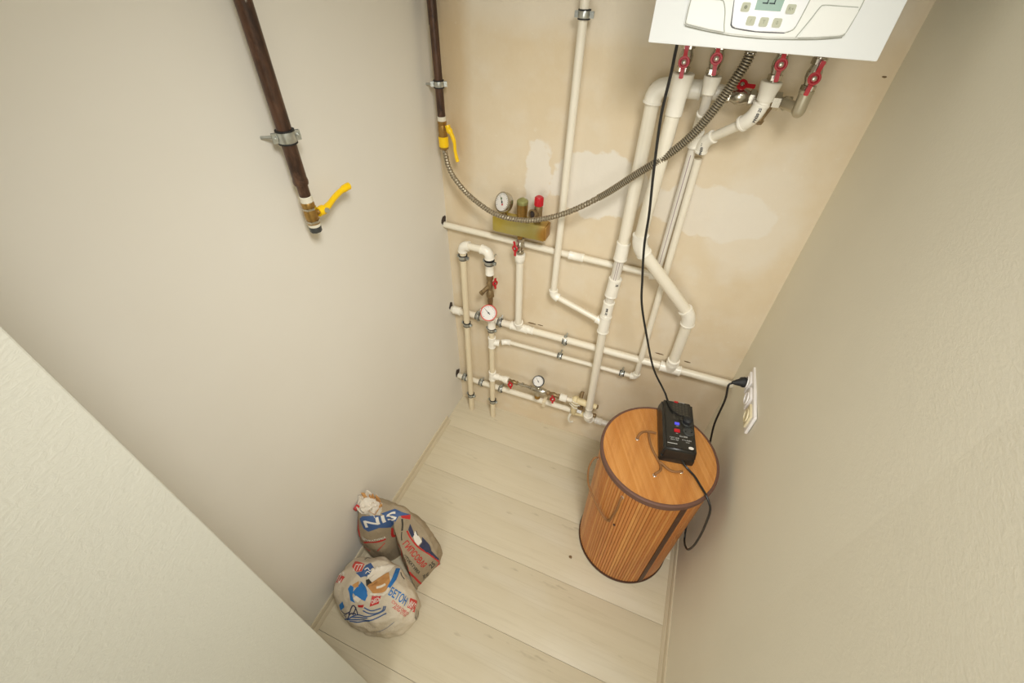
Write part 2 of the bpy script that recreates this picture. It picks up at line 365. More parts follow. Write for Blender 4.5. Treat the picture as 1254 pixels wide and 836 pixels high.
def butterfly(parent, c, n, along, L=.066, mat='red', tilt=0.):
    """small two-winged valve handle; n = facing, along = wing direction"""
    c, n, al = V(c), V(n).normalized(), V(along).normalized(); sd = n.cross(al)
    al = (al*math.cos(tilt)+sd*math.sin(tilt)).normalized(); sd = n.cross(al)
    b = lathe(NB(), c-n*.004, n, [(0, .009), (.0005, .0125), (.006, .0135), (.0075, .0125), (.0075, .009), (.0045, .0075)], 20)
    for s in (1, -1):
        pr = [(.009, .0055, .002), (.018, .0045, .0035), (.026, .0048, .0045), (L/2, .0052, .0048), (L/2+.002, .003, .0045)]
        rings = []
        for d, wd, hh in pr:
            o_ = c+al*s*d+n*(hh-.002); rings.append([b.verts.new(o_+sd*wd*x+n*y_) for x, y_ in ((-1, -.0016), (1, -.0016), (1, .0016), (-1, .0016))])
        for A, B in zip(rings, rings[1:]):
            for k in range(4): b.faces.new((A[k], A[(k+1) % 4], B[(k+1) % 4], B[k]))
        b.faces.new(rings[0]); b.faces.new(rings[-1])
    o = build('handle', b, mat, parent)
    build('screw', lathe(NB(), c+n*.0005, n, [(0, .0055), (.003, .0055), (.004, .003)], 6), 'chrome', o); return o
def hexnut(b, c, axis, r, wid): lathe(b, V(c)-V(axis).normalized()*wid/2, axis, [(0, r*.85), (.001, r), (wid-.001, r), (wid, r*.85)], 6)
def ballvalve(parent, a, b_, r, n, mat='chrome'):
    a, b_ = V(a), V(b_); L = (b_-a).length; d = (b_-a).normalized(); m_ = (a+b_)/2
    b = lathe(NB(), a, d, [(0, r*.8), (.001, r), (L*.16, r), (L*.18, r*.85), (L*.3, r*1.0), (L*.42, r*1.22), (L*.58, r*1.22), (L*.7, r), (L*.8, r*.85), (L*.84, r), (L-.001, r), (L, r*.8)], 20)
    hexnut(b, a+d*L*.13, d, r*1.2, L*.18); hexnut(b, b_-d*L*.13, d, r*1.2, L*.18)
    cyl(b, m_, m_+V(n).normalized()*(r+.012), r*.42, seg=12)
    return build('valve_body', b, mat, parent)

# --- upper thin horizontal run
t = thing('water_pipe', 'thin white horizontal pipe running just behind the brass block and upper vertical pipes', 'pipe', (.013, -.022, 1.115))
pipe(t, (.013, -.022, 1.120), (.56, -.022, 1.109), .0125); pipe(t, (.60, -.022, 1.109), (.885, -.022, 1.106), .0125)
coupling(t, (.553, -.022, 1.109), (.612, -.022, 1.109), .0165)
# --- main collector
t = thing('collector_pipe', 'thick white horizontal pipe crossing the back wall from left corner to outlet', 'pipe', (.013, -.03, .68))
for x0, x1 in ((.013, .33), (.40, 1.0), (1.085, 1.292)): pipe(t, (x0, -.03, .678+x0*.0115), (x1, -.03, .678+x1*.0115), .0155)
tee(t, (.365, -.03, .682), (1, 0, 0), .085, (0, -.35, 1), .045, .0195, .0195)
tee(t, (1.043, -.032, .69), (1, 0, 0), .085, (0, -.25, 1), .05, .0215, .0235)
coupling(t, (.40, -.03, .683), (.435, -.03, .683), .0185)
for x in (.155, .268, .585): clamp(t, (x, -.03, .68), (1, 0, 0), .0155, (x, 0, .70), ear=(0, 0, 1))
elbow(t, (.013, -.03, .678), (.045, -.03, .678), (.08, -.03, .678), .0185, .014, name='coupling')
# --- lower pipe
t = thing('water_pipe', 'lowest white horizontal pipe just above the floor, leading to the taped valve', 'pipe', (.013, -.03, .21))
pipe(t, (.013, -.03, .207), (.69, -.03, .224), .0145)
b = box(NB(), (.512, -.05, .2), (.53, 0, .24), .003); build('bracket', b, 'ppr_old', t)
for x in (.055, .155, .272): clamp(t, (x, -.03, .21), (1, 0, 0), .0145, (x, 0, .22), ear=(0, 0, 1))
# --- left riser U
t = thing('riser_pipe', 'yellowed riser pipe from floor in left corner, bent over at its top', 'pipe', (.104, -.065, 0))
Z1 = 1.072
pipe(t, (.104, -.065, .001), (.115, -.065, Z1-.03), .0145, 'ppr_old'); pipe(t, (.14, -.065, Z1), (.205, -.065, Z1), .0145)
elbow(t, (.115, -.065, Z1-.06), (.115, -.065, Z1), (.2, -.065, Z1), .0185, .026)
elbow(t, (.15, -.065, Z1), (.236, -.065, Z1), (.236, -.065, Z1-.06), .0185, .03)
coupling(t, (.236, -.065, 1.012), (.236, -.065, .960), .0185)
for z in (1.014, .645, .125): clamp(t, (.104+.011*z/1.07, -.065, z), (0, 0, 1), .0148, (.104+.011*z/1.07, -.046, z), ear=(1, -.15, 0))
clamp(t, (.236, -.065, 1.02), (0, 0, 1), .0175, (.236, 0, 1.02), ear=(1, -.15, 0))
# --- pressure reducer
t = thing('pressure_reducer', 'brass pressure reducer with red-rimmed white gauge between the two left risers', 'valve', (.237, -.065, .73))
b = NB(); lathe(b, (.236, -.065, .958), (0, 0, -1), [(0, .010), (.002, .0145), (.022, .0145), (.024, .011), (.035, .0125), (.045, .015), (.06, .013), (.075, .010)]); hexnut(b, (.236, -.065, .946), (0, 0, 1), .0165, .016)
build('valve_body', b, 'brass_dull', t)
butterfly(t, (.262, -.07, .925), (1, -.5, 0), (0, 0, 1), .05)
b = NB(); cyl(b, (.236, -.065, .905), (.21, -.085, .875), .009, seg=12); hexnut(b, (.206, -.088, .870), (-.026, -.02, -.03), .012, .012); build('strainer', b, 'brass_dull', t)
b = NB(); lathe(b, (.236, -.065, .887), (0, 0, -1), [(0, .008), (.01, .012), (.02, .0165), (.035, .0165), (.045, .012), (.065, .013), (.085, .010), (.12, .011), (.15, .013)]); hexnut(b, (.236, -.065, .852), (0, 0, 1), .019, .012); build('reducer_body', b, 'brass_dull', t)
def gauge(parent, c, n, r, rim, dep=.02, face='dial', txt=True, red=False):
    c, n = V(c), V(n).normalized()
    g = build('gauge_case', lathe(NB(), c-n*dep, n, [(0, r*.6), (.002, r*.95), (dep*.5, r), (dep-.002, r*1.0), (dep, r*.97), (dep, r*.86), (dep-.003, r*.86)], 28), rim, parent)
    build('dial', lathe(NB(), c-n*.004, n, [(0, r*.87), (.0022, r*.87)], 28), face, g)
    rgt = V((n.y*-1, n.x, 0)).normalized(); upv = n.cross(rgt)
    if upv.z < 0: upv = -upv
    rgt = upv.cross(n)
    o = c-n*.0012
    b = NB()
    for k in range(19):
        a = math.radians(-130+260*k/18); d = rgt*math.sin(a)+upv*math.cos(a); s = rgt*math.cos(a)-upv*math.sin(a)
        l = .14 if k % 3 == 0 else .08; vs = [b.verts.new(o+d*r*(.8-q*l)+s*w_*r*.02) for q, w_ in ((0, -1), (0, 1), (1, 1), (1, -1))]; b.faces.new(vs)
    build('scale_marks', b, 'print_black', g, smooth=False)
    b = NB(); d = (rgt*-.7+upv*.7).normalized(); s = d.cross(n)
    vs = [b.verts.new(o+n*.0006+d*r*q+s*r*w_) for q, w_ in ((-.25, -.05), (-.25, .05), (.65, .015), (.65, -.015))]; b.faces.new(vs); lathe(b, o, n, [(0, r*.1), (.0015, r*.08)], 10)
    build('needle', b, 'print_black', g, smooth=False)
    return g, o, rgt, upv
g, o, rg, uv = gauge(t, (.246, -.108, .787), (.25, -.8, .60), .037, 'redlight', .024)
b = NB(); cyl(b, (.237, -.065, .735), (.243, -.10, .777), .009); build('gauge_stem', b, 'brass', t)
b = NB(); lathe(b, (.237, -.068, .738), (0, 0, -1), [(0, .012), (.004, .016), (.016, .016), (.018, .012)]); build('brass_collar', b, 'brass', t)
# --- second riser
t = thing('riser_pipe', 'second yellowed riser pipe from the floor, below the red-rimmed gauge', 'pipe', (.238, -.065, 0))
pipe(t, (.237, -.065, .001), (.24, -.065, .67), .0138, 'ppr_old')
coupling(t, (.24, -.065, .718), (.24, -.065, .665), .0185)
tee(t, (.24, -.065, .573), (0, 0, 1), .065, (1, .25, 0), .036, .0175, .016); tee(t, (.239, -.065, .338), (0, 0, 1), .06, (1, 0, 0), .034, .0175, .0165)
for z in (.655, .135): clamp(t, (.239, -.065, z), (0, 0, 1), .0145, (.239, -.046, z), ear=(1, -.15, 0))
# --- thin run + pipe 4
t = thing('water_pipe', 'long thin pipe from second riser to small elbow, then up to the third boiler valve', 'pipe', (.245, -.05, .573))
elbow(t, (.27, -.06, .573), (.30, -.034, .573), (.36, -.034, .574), .013, .018)
pipe(t, (.30, -.034, .573), (.905, -.034, .586), .0098)
elbow(t, (.87, -.034, .586), (.921, -.034, .587), (.92, -.034, .65), .0145, .018)
pipe(t, (.921, -.034, .60), (.908, -.034, 1.53), .0118)
for x in (.571, .86): clamp(t, (x, -.034, .573+x*.014), (1, 0, 0), .0105, (x, 0, .59), ear=(0, -.3, 1))
A = (.908, -.036, 1.50); Bc = (.909, -.05, 1.585); C_ = (1.008, -.12, 1.675); D_ = (1.020, -.12, 1.76)
elbow(t, A, Bc, C_, .0165, .026); pipe(t, (.918, -.057, 1.594), (.998, -.113, 1.665), .0125)
elbow(t, Bc, C_, D_, .018, .03)
build('reducer', lathe(NB(), (1.0165, -.12, 1.703), (.02, 0, 1), [(0, .0155), (.012, .0155), (.013, .019), (.028, .020), (.045, .024), (.053, .0245), (.055, .023)]), 'ppr_fit', t)
for P_, r_, u_ in (((.9085, -.0665, 1.568), (-.05, 0, 1), (-1, 0, 0)), ((1.0115, -.139, 1.686), (.12, 0, 1), (-1, 0, 0))):
    build('lettering', place(text_bm('PN20 25', .0095, True, .0004), P_, r_, u_), 'print_black', t, smooth=False)
# --- pipe k
t = thing('water_pipe', 'thin translucent-white pipe with grey stripe under the second boiler valve', 'pipe', (.884, -.03, 1.11))
build('reducer', lathe(NB(), (.884, -.12, 1.757), (0, 0, -1), [(0, .0205), (.002, .0215), (.01, .021), (.028, .0175), (.04, .0165), (.042, .0145)]), 'ppr_fit', t)
pipe(t, (.884, -.12, 1.72), (.8845, -.06, 1.625), .0125, 'clear'); pipe(t, (.8845, -.032, 1.565), (.885, -.03, 1.125), .0118, 'clear')
coupling(t, (.8845, -.085, 1.665), (.8845, -.055, 1.618), .0165)
elbow(t, (.8845, -.07, 1.64), (.885, -.033, 1.585), (.885, -.03, 1.5), .0165, .02)
elbow(t, (.885, -.03, 1.18), (.885, -.03, 1.107), (.84, -.023, 1.106), .0155, .016)
cyl(b := NB(), (.8845, -.0432, 1.54), (.885, -.0412, 1.14), .0012, seg=6); build('stripe', b, 'stripe', t)
# --- pipe j
t = thing('water_pipe', 'thick white pipe from leftmost boiler valve, jogging diagonally right to the collector', 'pipe', (1.043, -.045, .70))
build('reducer', lathe(NB(), (.813, -.12, 1.757), (0, 0, -1), [(0, .025), (.002, .0275), (.012, .027), (.052, .0245), (.056, .0225), (.098, .022), (.10, .020)], 24), 'ppr_fit', t)
J1 = (.804, -.12, 1.262); J2 = (1.041, -.055, .988); J3 = (1.043, -.042, .74)
pipe(t, (.812, -.12, 1.665), (.804, -.12, 1.28), .0195)
elbow(t, (.805, -.12, 1.35), J1, J2, .0235, .034)
v1, v2 = V(J1), V(J2); d = (v2-v1).normalized(); pipe(t, v1+d*.03, v2-d*.03, .0205)
elbow(t, J1, J2, J3, .0235, .034); pipe(t, (1.0415, -.053, .96), J3, .020); coupling(t, (1.043, -.046, .755), (1.043, -.042, .722), .0245)
# --- pipe i
t = thing('water_pipe', 'thick white pipe with sleeves, bent at top and ending in elbow by taped valve', 'pipe', (.752, -.068, .25))
Y = -.068; I0 = (.746, Y, 1.712)
pipe(t, (.747, Y, 1.69), (.7505, Y, 1.23), .020); elbow(t, (.747, Y, 1.6), I0, (.85, Y, 1.712), .0235, .038)
pipe(t, (.78, Y, 1.712), (.86, Y, 1.713), .020); coupling(t, (.826, Y, 1.712), (.866, Y, 1.713), .0245)
pipe(t, (.866, Y, 1.713), (.925, Y, 1.710), .0155); coupling(t, (.895, Y, 1.712), (.925, Y, 1.711), .020)
coupling(t, (.751, Y, 1.235), (.7505, Y, 1.165), .0245)
pipe(t, (.7505, Y, 1.18), (.747, Y, 1.08), .0175, 'clear'); coupling(t, (.749, Y, 1.085), (.745, Y, 1.003), .0245)
pipe(t, (.745, Y, 1.01), (.744, Y, .96), .017, 'clear'); coupling(t, (.744, Y, .975), (.743, Y, .905), .0225)
tee(t, (.743, Y, .862), (0, 0, 1), .085, (-1, .1, .32), .038, .0225, .016); pipe(t, (.743, Y, .83), (.757, Y, .275), .0175)
coupling(t, (.7555, Y, .33), (.757, Y, .275), .0185)
elbow(t, (.757, Y, .34), (.758, Y, .248), (.775, -.035, .215), .021, .022)
for q in (-.003, .004): cyl(b := NB(), (.7505+q, Y-.0172, 1.165), (.7475+q, Y-.0172, 1.085), .0009, seg=6); build('stripe', b, 'stripe', t)
build('lettering', place(text_bm('PPR 32', .011, True, .0004), (.744, Y-.0232, .94), (.0, 0, -1), (1, 0, 0)), 'print_black', t, smooth=False)
build('lettering', place(text_bm('25', .011, True, .0004), (.762, Y-.0225, 1.068), (1, .3, 0), (0, 0, 1)), 'print_black', t, smooth=False)
# --- pipe h
t = thing('water_pipe', 'white vertical pipe dropping from the ceiling, elbow then slanting right to the sleeved pipe', 'pipe', (.515, -.05, .92))
H0 = (.514, -.05, .925); H1 = (.71, -.064, .872)
pipe(t, (.526, -.05, CEIL), (.5145, -.05, .945), .0128); elbow(t, (.515, -.05, 1.02), H0, H1, .0165, .02); pipe(t, (.53, -.051, .921), H1, .0118)
clamp(t, (.5225, -.05, 1.853), (0, 0, 1), .013, (.5225, 0, 1.853), .018, ear=(1, 0, 0))
# --- pipe g
t = thing('water_pipe', 'short white vertical pipe standing on collector below the brass block', 'pipe', (.365, -.045, .71))
pipe(t, (.365, -.047, .725), (.3635, -.05, 1.045), .0155)
build('reducer', lathe(NB(), (.3635, -.05, 1.083), (0, 0, -1), [(0, .019), (.002, .0215), (.02, .021), (.036, .018), (.038, .016)]), 'ppr_fit', t)

# --- boiler valves
BZ = 1.838
def bvalve(x, y_, zc, ztop, zbot, label, tilt):
    t = thing('ball_valve', label, 'valve', (x, y_, zbot), 'red-handled ball valves under the boiler')
    ballvalve(t, (x, y_, zbot), (x, y_, ztop), .0135, (0, -1, 0)); butterfly(t, (x+.0, y_-.029, zc), (0, -1, .1), (0, 0, 1), .066, tilt=tilt)
    b = NB(); lathe(b, (x, y_, ztop-.004), (0, 0, 1), [(0, .009), (BZ+.012-ztop, .009)]); hexnut(b, (x, y_, BZ-.004), (0, 0, 1), .018, .014); build('union_nut', b, 'chrome', t); return t
bvalve(.809, -.12, 1.784, 1.822, 1.757, 'red-handled ball valve under the boiler, leftmost, on the thick pipe', .05)
bvalve(.880, -.12, 1.797, 1.828, 1.757, 'red-handled ball valve under the boiler, left of the corrugated hose', .12)
bvalve(1.0205, -.12, 1.797, 1.828, 1.757, 'red-handled ball valve under the boiler, above the slanting thin pipe', .05)
t = bvalve(1.098, -.12, 1.776, 1.815, 1.742, 'red-handled ball valve under the boiler, rightmost, on a metal elbow', -.12)
b = lathe(NB(), (1.0985, -.12, 1.748), (0, 0, -1), [(0, .0150), (.001, .0165), (.008, .0165), (.009, .0152), (.046, .0152), (.054, .0125), (.060, .007), (.062, .001)]); cyl(b, (1.095, -.115, 1.706), (1.066, -.082, 1.707), .0125); hexnut(b, (1.07, -.087, 1.707), (1, 1.2, 0), .016, .01); build('metal_elbow', b, 'satin', t)
# --- horizontal valve
t = thing('ball_valve', 'horizontal nickel ball valve with red butterfly handle on top, right of the corrugated hose', 'valve', (.92, -.07, 1.69))
ballvalve(t, (.922, -.07, 1.71), (1.0, -.07, 1.708), .0165, (0, -.1, 1)); butterfly(t, (.957, -.082, 1.737), (.1, -.75, .7), (1, 0, 0), .058, tilt=-.12)
b = NB(); cyl(b, (.998, -.07, 1.708), (1.08, -.072, 1.706), .0125); hexnut(b, (1.012, -.07, 1.708), (1, 0, 0), .019, .018); hexnut(b, (1.048, -.071, 1.707), (1, 0, 0), .021, .02)
lathe(b, (1.062, -.072, 1.706), (1, 0, 0), [(0, .012), (.003, .015), (.02, .015)]); build('union', b, 'chrome', t)
b = NB(); cyl(b, (1.035, -.075, 1.70), (1.02, -.095, 1.668), .0125); hexnut(b, (1.019, -.096, 1.666), (-.4, -.5, -.8), .016, .012); build('strainer', b, 'brass_dull', t)

# --- safety group
t = thing('safety_group', 'boiler safety group: flat brass block carrying gauge, air vent and red-capped relief valve', 'valve', (.363, -.055, 1.08))
b = ballvalve(t, (.363, -.05, 1.083), (.363, -.05, 1.155), .0135, (-.5, -1, 0)); butterfly(t, (.352, -.077, 1.118), (-.35, -1, 0), (0, 0, 1), .058, tilt=.1)
b = NB(); lathe(b, (.363, -.055, 1.152), (0, 0, 1), [(0, .010), (.012, .010), (.014, .008), (.04, .008)]); hexnut(b, (.363, -.055, 1.166), (0, 0, 1), .013, .012); build('stem', b, 'brass', t)
b = NB(); box(b, (.271, -.09, 1.181), (.468, -.082, 1.240), .002); box(b, (.262, -.086, 1.181), (.274, -.045, 1.236), .002)
box(b, (.465, -.088, 1.184), (.474, -.035, 1.236), .002); box(b, (.275, -.086, 1.236), (.47, -.04, 1.241), .001)
o = build('block', b, 'goldplate', t, origin=(.363, -.055, 1.21))
gauge_g, o, rg, uv = gauge(t, (.302, -.092, 1.304), (-.42, -.80, .42), .0365, 'chrome', .026)
b = NB(); lathe(b, (.30, -.062, 1.236), (0, 0, 1), [(0, .010), (.02, .010), (.025, .007), (.06, .007)]); build('gauge_stem', b, 'brass_dull', t)
b = NB(); 
for q, mm in ((-.35, 'green'), (.25, 'red')):
    bb = lathe(NB(), o+rg*.033*(q*.7)+uv*.033*-(q*.9)+V((0, 0, 0)), uv.cross(rg)*-1, [(0, .0035), (.0012, .0035)], 8); build('dial_mark', bb, mm, gauge_g)
b = NB(); lathe(b, (.372, -.066, 1.238), (0, 0, 1), [(0, .010), (.01, .012), (.012, .0185), (.04, .020), (.06, .0205), (.062, .021)], 20); build('air_vent', b, 'brass', t)
bb = lathe(NB(), (.372, -.066, 1.300), (0, 0, 1), [(0, .0205), (.01, .021), (.014, .018), (.016, .012), (.020, .008), (.022, .004)], 20); build('vent_cap', bb, 'greencap', t)
b = NB(); lathe(b, (.433, -.064, 1.238), (0, 0, 1), [(0, .011), (.012, .012), (.014, .0145), (.06, .0145), (.062, .0135), (.068, .0135)], 18)
lathe(b, (.433, -.064, 1.272), (-.35, -.85, .25), [(0, .010), (.018, .0145), (.03, .0185), (.036, .0185), (.036, .0125), (.028, .0125)], 18); build('relief_valve', b, 'brass_dull', t)
bb = lathe(NB(), (.433, -.064, 1.272)+V((-.35, -.85, .25)).normalized()*.0285 if False else V((.433, -.064, 1.272))+V((-.35, -.85, .25)).normalized()*.0285, (-.35, -.85, .25), [(0, .0122), (.001, .0122)], 14); build('outlet_hole', bb, 'hole', t)
b = NB(); lathe(b, (.433, -.064, 1.304), (0, 0, 1), [(0, .0135), (.002, .0155), (.03, .0145), (.033, .012)], 20)
for k in range(10):
    a = 2*PI*k/10; box(b, (.433+.0145*math.cos(a)-.0018, -.064+.0145*math.sin(a)-.0018, 1.306), (.433+.0145*math.cos(a)+.0018, -.064+.0145*math.sin(a)+.0018, 1.333))
build('red_cap', b, 'red', t)

# --- filling assembly
t = thing('filling_unit', 'row of small fittings with black-cased round gauge and two red handles near the floor', 'valve', (.27, -.065, .31))
Yf, Zf = -.065, .338
build('adapter', lathe(NB(), (.273, Yf, Zf), (1, 0, 0), [(0, .0135), (.025, .0145), (.035, .019), (.054, .0195), (.056, .018)]), 'ppr_fit', t)
ballvalve(t, (.33, Yf, Zf), (.382, Yf, Zf), .0095, (0, -1, 0), 'brass_dull'); butterfly(t, (.349, Yf-.024, Zf), (0, -1, .4), (0, 0, 1), .05, tilt=.15)
b = NB(); lathe(b, (.38, Yf, Zf), (1, 0, 0), [(0, .008), (.03, .008), (.032, .0095), (.062, .0095), (.064, .012), (.072, .012)]); hexnut(b, (.405, Yf, Zf), (1, 0, 0), .013, .012); build('nipple', b, 'chrome', t)
b = NB(); lathe(b, (.452, Yf, Zf), (1, 0, 0), [(0, .010), (.006, .0155), (.02, .018), (.06, .018), (.075, .0155), (.085, .010)])
lathe(b, (.492, Yf, Zf), (0, -.25, -1), [(0, .0145), (.03, .0145), (.034, .012), (.042, .012)]); lathe(b, (.492, Yf, Zf), (0, -.15, 1), [(0, .012), (.03, .012), (.032, .009), (.06, .009)]); build('reducer_body', b, 'chrome', t)
bb = lathe(NB(), (.492, Yf-.0085, Zf-.032), (0, -.25, -1), [(0, .0135), (.004, .015), (.016, .015), (.018, .012)], 8); build('copper_plug', bb, 'brass', t)
gauge(t, (.495, Yf-.03, .434), (0, -.75, .66), .0285, 'darkgrey', .026)
ballvalve(t, (.535, Yf, Zf), (.605, Yf, Zf), .0105, (0, -1, 0), 'brass_dull'); butterfly(t, (.575, Yf-.026, Zf-.004), (0, -1, .4), (0, 0, 1), .056, tilt=.1)
build('adapter', lathe(NB(), (.605, Yf, Zf), (1, 0, 0), [(0, .0175), (.002, .019), (.034, .0185), (.036, .014)], 18), 'ppr_fit', t)
cyl(b := NB(), (.64, Yf, Zf), (.668, Yf, Zf), .011); build('pipe', b, 'ppr', t)
# --- taped mixing valve
t = thing('mixing_valve', 'cream three-way valve wrapped in sealing tape behind the foot of the sleeved pipe', 'valve', (.70, -.045, .2))
b = NB(); lathe(b, (.668, -.055, .338), (1, 0, -.02), [(0, .016), (.004, .020), (.02, .020), (.024, .015), (.04, .017), (.08, .017), (.085, .013), (.12, .013)], 12)
lathe(b, (.682, -.05, .35), (0, 0, -1), [(0, .012), (.004, .018), (.05, .019), (.10, .017), (.12, .012)], 10)
lathe(b, (.682, -.042, .232), (1, 0, 0), [(-.0, .018), (.03, .0155), (.06, .013), (.085, .016), (.105, .016)], 10)
build('valve_body', b, 'tangle', t)
b = NB(); random.seed(9)
for k in range(3):
    pts = [(.682+.024*math.cos(a)+random.uniform(-.003, .003), -.055+.018*math.sin(a), .30+.02*k+.006*math.sin(2*a)) for a in [2*PI*i/9 for i in range(9)]]
    tube(b, spline(pts, 3, True), .0035, 6)
build('sealing_tape', b, 'ptfe', t, kind='stuff'); b = NB()
pts = [(.672, -.075, .25), (.668, -.085, .225), (.676, -.085, .20), (.69, -.075, .195)]; tube(b, spline(pts, 4), .006, 7)
build('tape_tail', b, 'ptfe', t)
b = NB(); cyl(b, (.705, -.03, .385), (.705, -.05, .36), .009, seg=10); box(b, (.70, -.075, .275), (.725, -.045, .30), .003); lathe(b, (.77, -.04, .32), (1, 0, 0), [(0, .009), (.02, .012), (.025, .008)], 10); lathe(b, (.77, -.04, .25), (1, 0, 0), [(0, .01), (.02, .012), (.025, .008)], 10)
build('brass_fitting', b, 'brass_dull', t)
b = box(NB(), (.701, -.078, .278), (.724, -.0745, .297)); build('label_sticker', b, 'ctrl', t)
t = thing('waste_pipe', 'milky plastic pipe end emerging low on the back wall beside the basket lid', 'pipe', (.8, -.03, .2))
build('pipe', cyl(NB(), (.79, -.03, .205), (.96, -.03, .21), .014), 'clear', t); coupling(t, (.795, -.03, .205), (.83, -.03, .206), .018, 'clear')

# ---------------------------------------------------------------- gas
def gas_valve(label, x, y_, zt, direction, brk):
    t = thing('gas_valve', label, 'valve', (x, y_, zt-.12))
    return t
t = thing('gas_pipe', 'rusty brown steel pipe coming down the left wall and ending in a capped valve', 'pipe', (.055, -.71, 1.57))
GX, GY = .055, -.712
pipe(t, (GX, GY, CEIL), (GX, GY, 1.565), .0160, 'brown'); build('thin_end', lathe(NB(), (GX, GY, 1.578), (0, 0, -1), [(0, .0165), (.006, .0175), (.012, .0165), (.014, .0132), (.045, .0130)]), 'brown', t)
c = clamp(t, (GX, GY, 1.672), (0, 0, 1), .0165, (.012, GY-.03, 1.672), .024, ear=(.5, .8, 0)); 
t = thing('gas_valve', 'brass valve with yellow lever on the end of the left-wall brown pipe', 'valve', (GX, GY, 1.45))
build('thread_tape', lathe(NB(), (GX, GY, 1.537), (0, 0, -1), [(0, .0130), (.001, .0148), (.014, .0150), (.016, .013)]), 'ptfe', t)
b = lathe(NB(), (GX, GY, 1.522), (0, 0, -1), [(0, .0135), (.004, .0155), (.014, .0155), (.016, .0140), (.022, .0155), (.034, .0165), (.044, .0155), (.046, .014), (.056, .0155), (.058, .013)], 16)
cyl(b, (GX, GY, 1.49), (GX+.012, GY+.026, 1.49), .006); build('valve_body', b, 'brass', t)
b = NB(); hexnut(b, (GX, GY, 1.506), (0, 0, 1), .0175, .007); build('collar', b, 'chrome', t)
b = NB(); hexnut(b, (GX, GY, 1.472), (0, 0, 1), .0175, .008); build('collar', b, 'chrome', t)
P = [(GX+.006, GY+.018, 1.488), (GX+.008, GY+.036, 1.488), (GX+.008, GY+.055, 1.49), (GX+.004, GY+.085, 1.497), (GX+.004, GY+.112, 1.503), (GX+.006, GY+.135, 1.506), (GX+.008, GY+.146, 1.506)]
o = build('lever', tube(NB(), spline(P, 4), [.012]*3+[.0125]*2+[.0085]*4+[.0075]*9+[.0095]*6+[.005], 10), 'yellow', t)
build('nut', lathe(NB(), (GX+.016, GY+.035, 1.488), (.9, -.3, .2), [(0, .007), (.006, .007)], 6), 'zinc', o)
build('thread_tape', lathe(NB(), (GX, GY, 1.466), (0, 0, -1), [(0, .013), (.001, .0150), (.007, .0152), (.009, .013)]), 'ptfe', t)
build('end_plug', lathe(NB(), (GX, GY, 1.458), (0, 0, -1), [(0, .0135), (.002, .0150), (.014, .0145), (.016, .011)], 8), 'darkgrey', t)
# second gas pipe
t = thing('gas_pipe', 'brown steel pipe down the corner to the yellow-ringed valve and steel hose', 'pipe', (.06, -.05, 1.55))
pipe(t, (.062, -.05, CEIL), (.0600, -.05, 1.545), .0135, 'brown'); pipe(t, (.0425, -.035, CEIL), (.0435, -.035, 1.80), .008, 'brown', 'thin_pipe')
clamp(t, (.0605, -.05, 1.645), (0, 0, 1), .0135, (.012, -.05, 1.640), .018, ear=(1, .5, 0))
t = thing('gas_valve', 'brass corner valve with yellow ring and hanging yellow lever, feeding the steel hose', 'valve', (.06, -.05, 1.43))
build('thread_tape', lathe(NB(), (.06, -.05, 1.548), (0, 0, -1), [(0, .0125), (.001, .015), (.014, .015), (.016, .012)]), 'ptfe', t)
b = lathe(NB(), (.06, -.05, 1.535), (0, 0, -1), [(0, .013), (.002, .0155), (.012, .0155), (.014, .0140), (.02, .0155), (.034, .0160), (.042, .0145), (.052, .0160), (.056, .0145)], 16)
cyl(b, (.06, -.05, 1.51), (.088, -.06, 1.512), .0055); build('valve_body', b, 'brass', t)
build('yellow_ring', lathe(NB(), (.06, -.05, 1.483), (0, 0, -1), [(0, .015), (.002, .0175), (.034, .0175), (.036, .015)], 18), 'yellow', t)
b = lathe(NB(), (.06, -.05, 1.447), (0, 0, -1), [(0, .0165), (.006, .0165), (.007, .010), (.012, .010)], 8); build('swivel_nut', b, 'brass', t)
P = [(.086, -.06, 1.524), (.092, -.063, 1.512), (.103, -.065, 1.498), (.112, -.066, 1.472), (.112, -.066, 1.448), (.117, -.066, 1.420), (.120, -.066, 1.408)]
build('lever', tube(NB(), spline(P, 4), [.009]*4+[.0105]*3+[.007]*5+[.0058]*7+[.0065]*5+[.004], 10), 'yellow', t)
# hose
P = [(.061, -.052, 1.437), (.069, -.06, 1.425), (.088, -.078, 1.390), (.119, -.088, 1.351), (.184, -.10, 1.303), (.287, -.125, 1.272), (.384, -.13, 1.270), (.473, -.13, 1.292), (.569, -.13, 1.341), (.667, -.13, 1.415), (.752, -.13, 1.494), (.829, -.13, 1.564), (.877, -.13, 1.624), (.915, -.13, 1.700), (.940, -.13, 1.768), (.949, -.128, 1.80), (.950, -.125, 1.84)]
sp = spline(P, 60); L = [0]
for a, b_ in zip(sp, sp[1:]): L.append(L[-1]+(b_-a).length)
def resample(sp, L, s0, s1, step):
    out = []; j = 0; n = int((s1-s0)/step)
    for i in range(n+1):
        s = s0+(s1-s0)*i/n
        while j < len(L)-2 and L[j+1] < s: j += 1
        out.append(sp[j].lerp(sp[j+1], (s-L[j])/max(L[j+1]-L[j], 1e-9)))
    return out
tot = L[-1]; S1 = tot*.56
t = thing('gas_hose', 'long corrugated stainless steel hose sagging from the corner gas valve up to the boiler', 'hose', (.06, -.05, 1.43))
Q = resample(sp, L, .012, S1, .002)
ra = [.0088+.0006*math.sin(i*1.2) for i in range(len(Q))]
tube(b := NB(), Q, ra, 14, rfun=lambda i, k: 1+.05*math.sin(2*PI*k/14*2+i*.55)); ob = build('braided_section', b, 'hose', t); ob.data.materials.append(mats['hose_mid'])
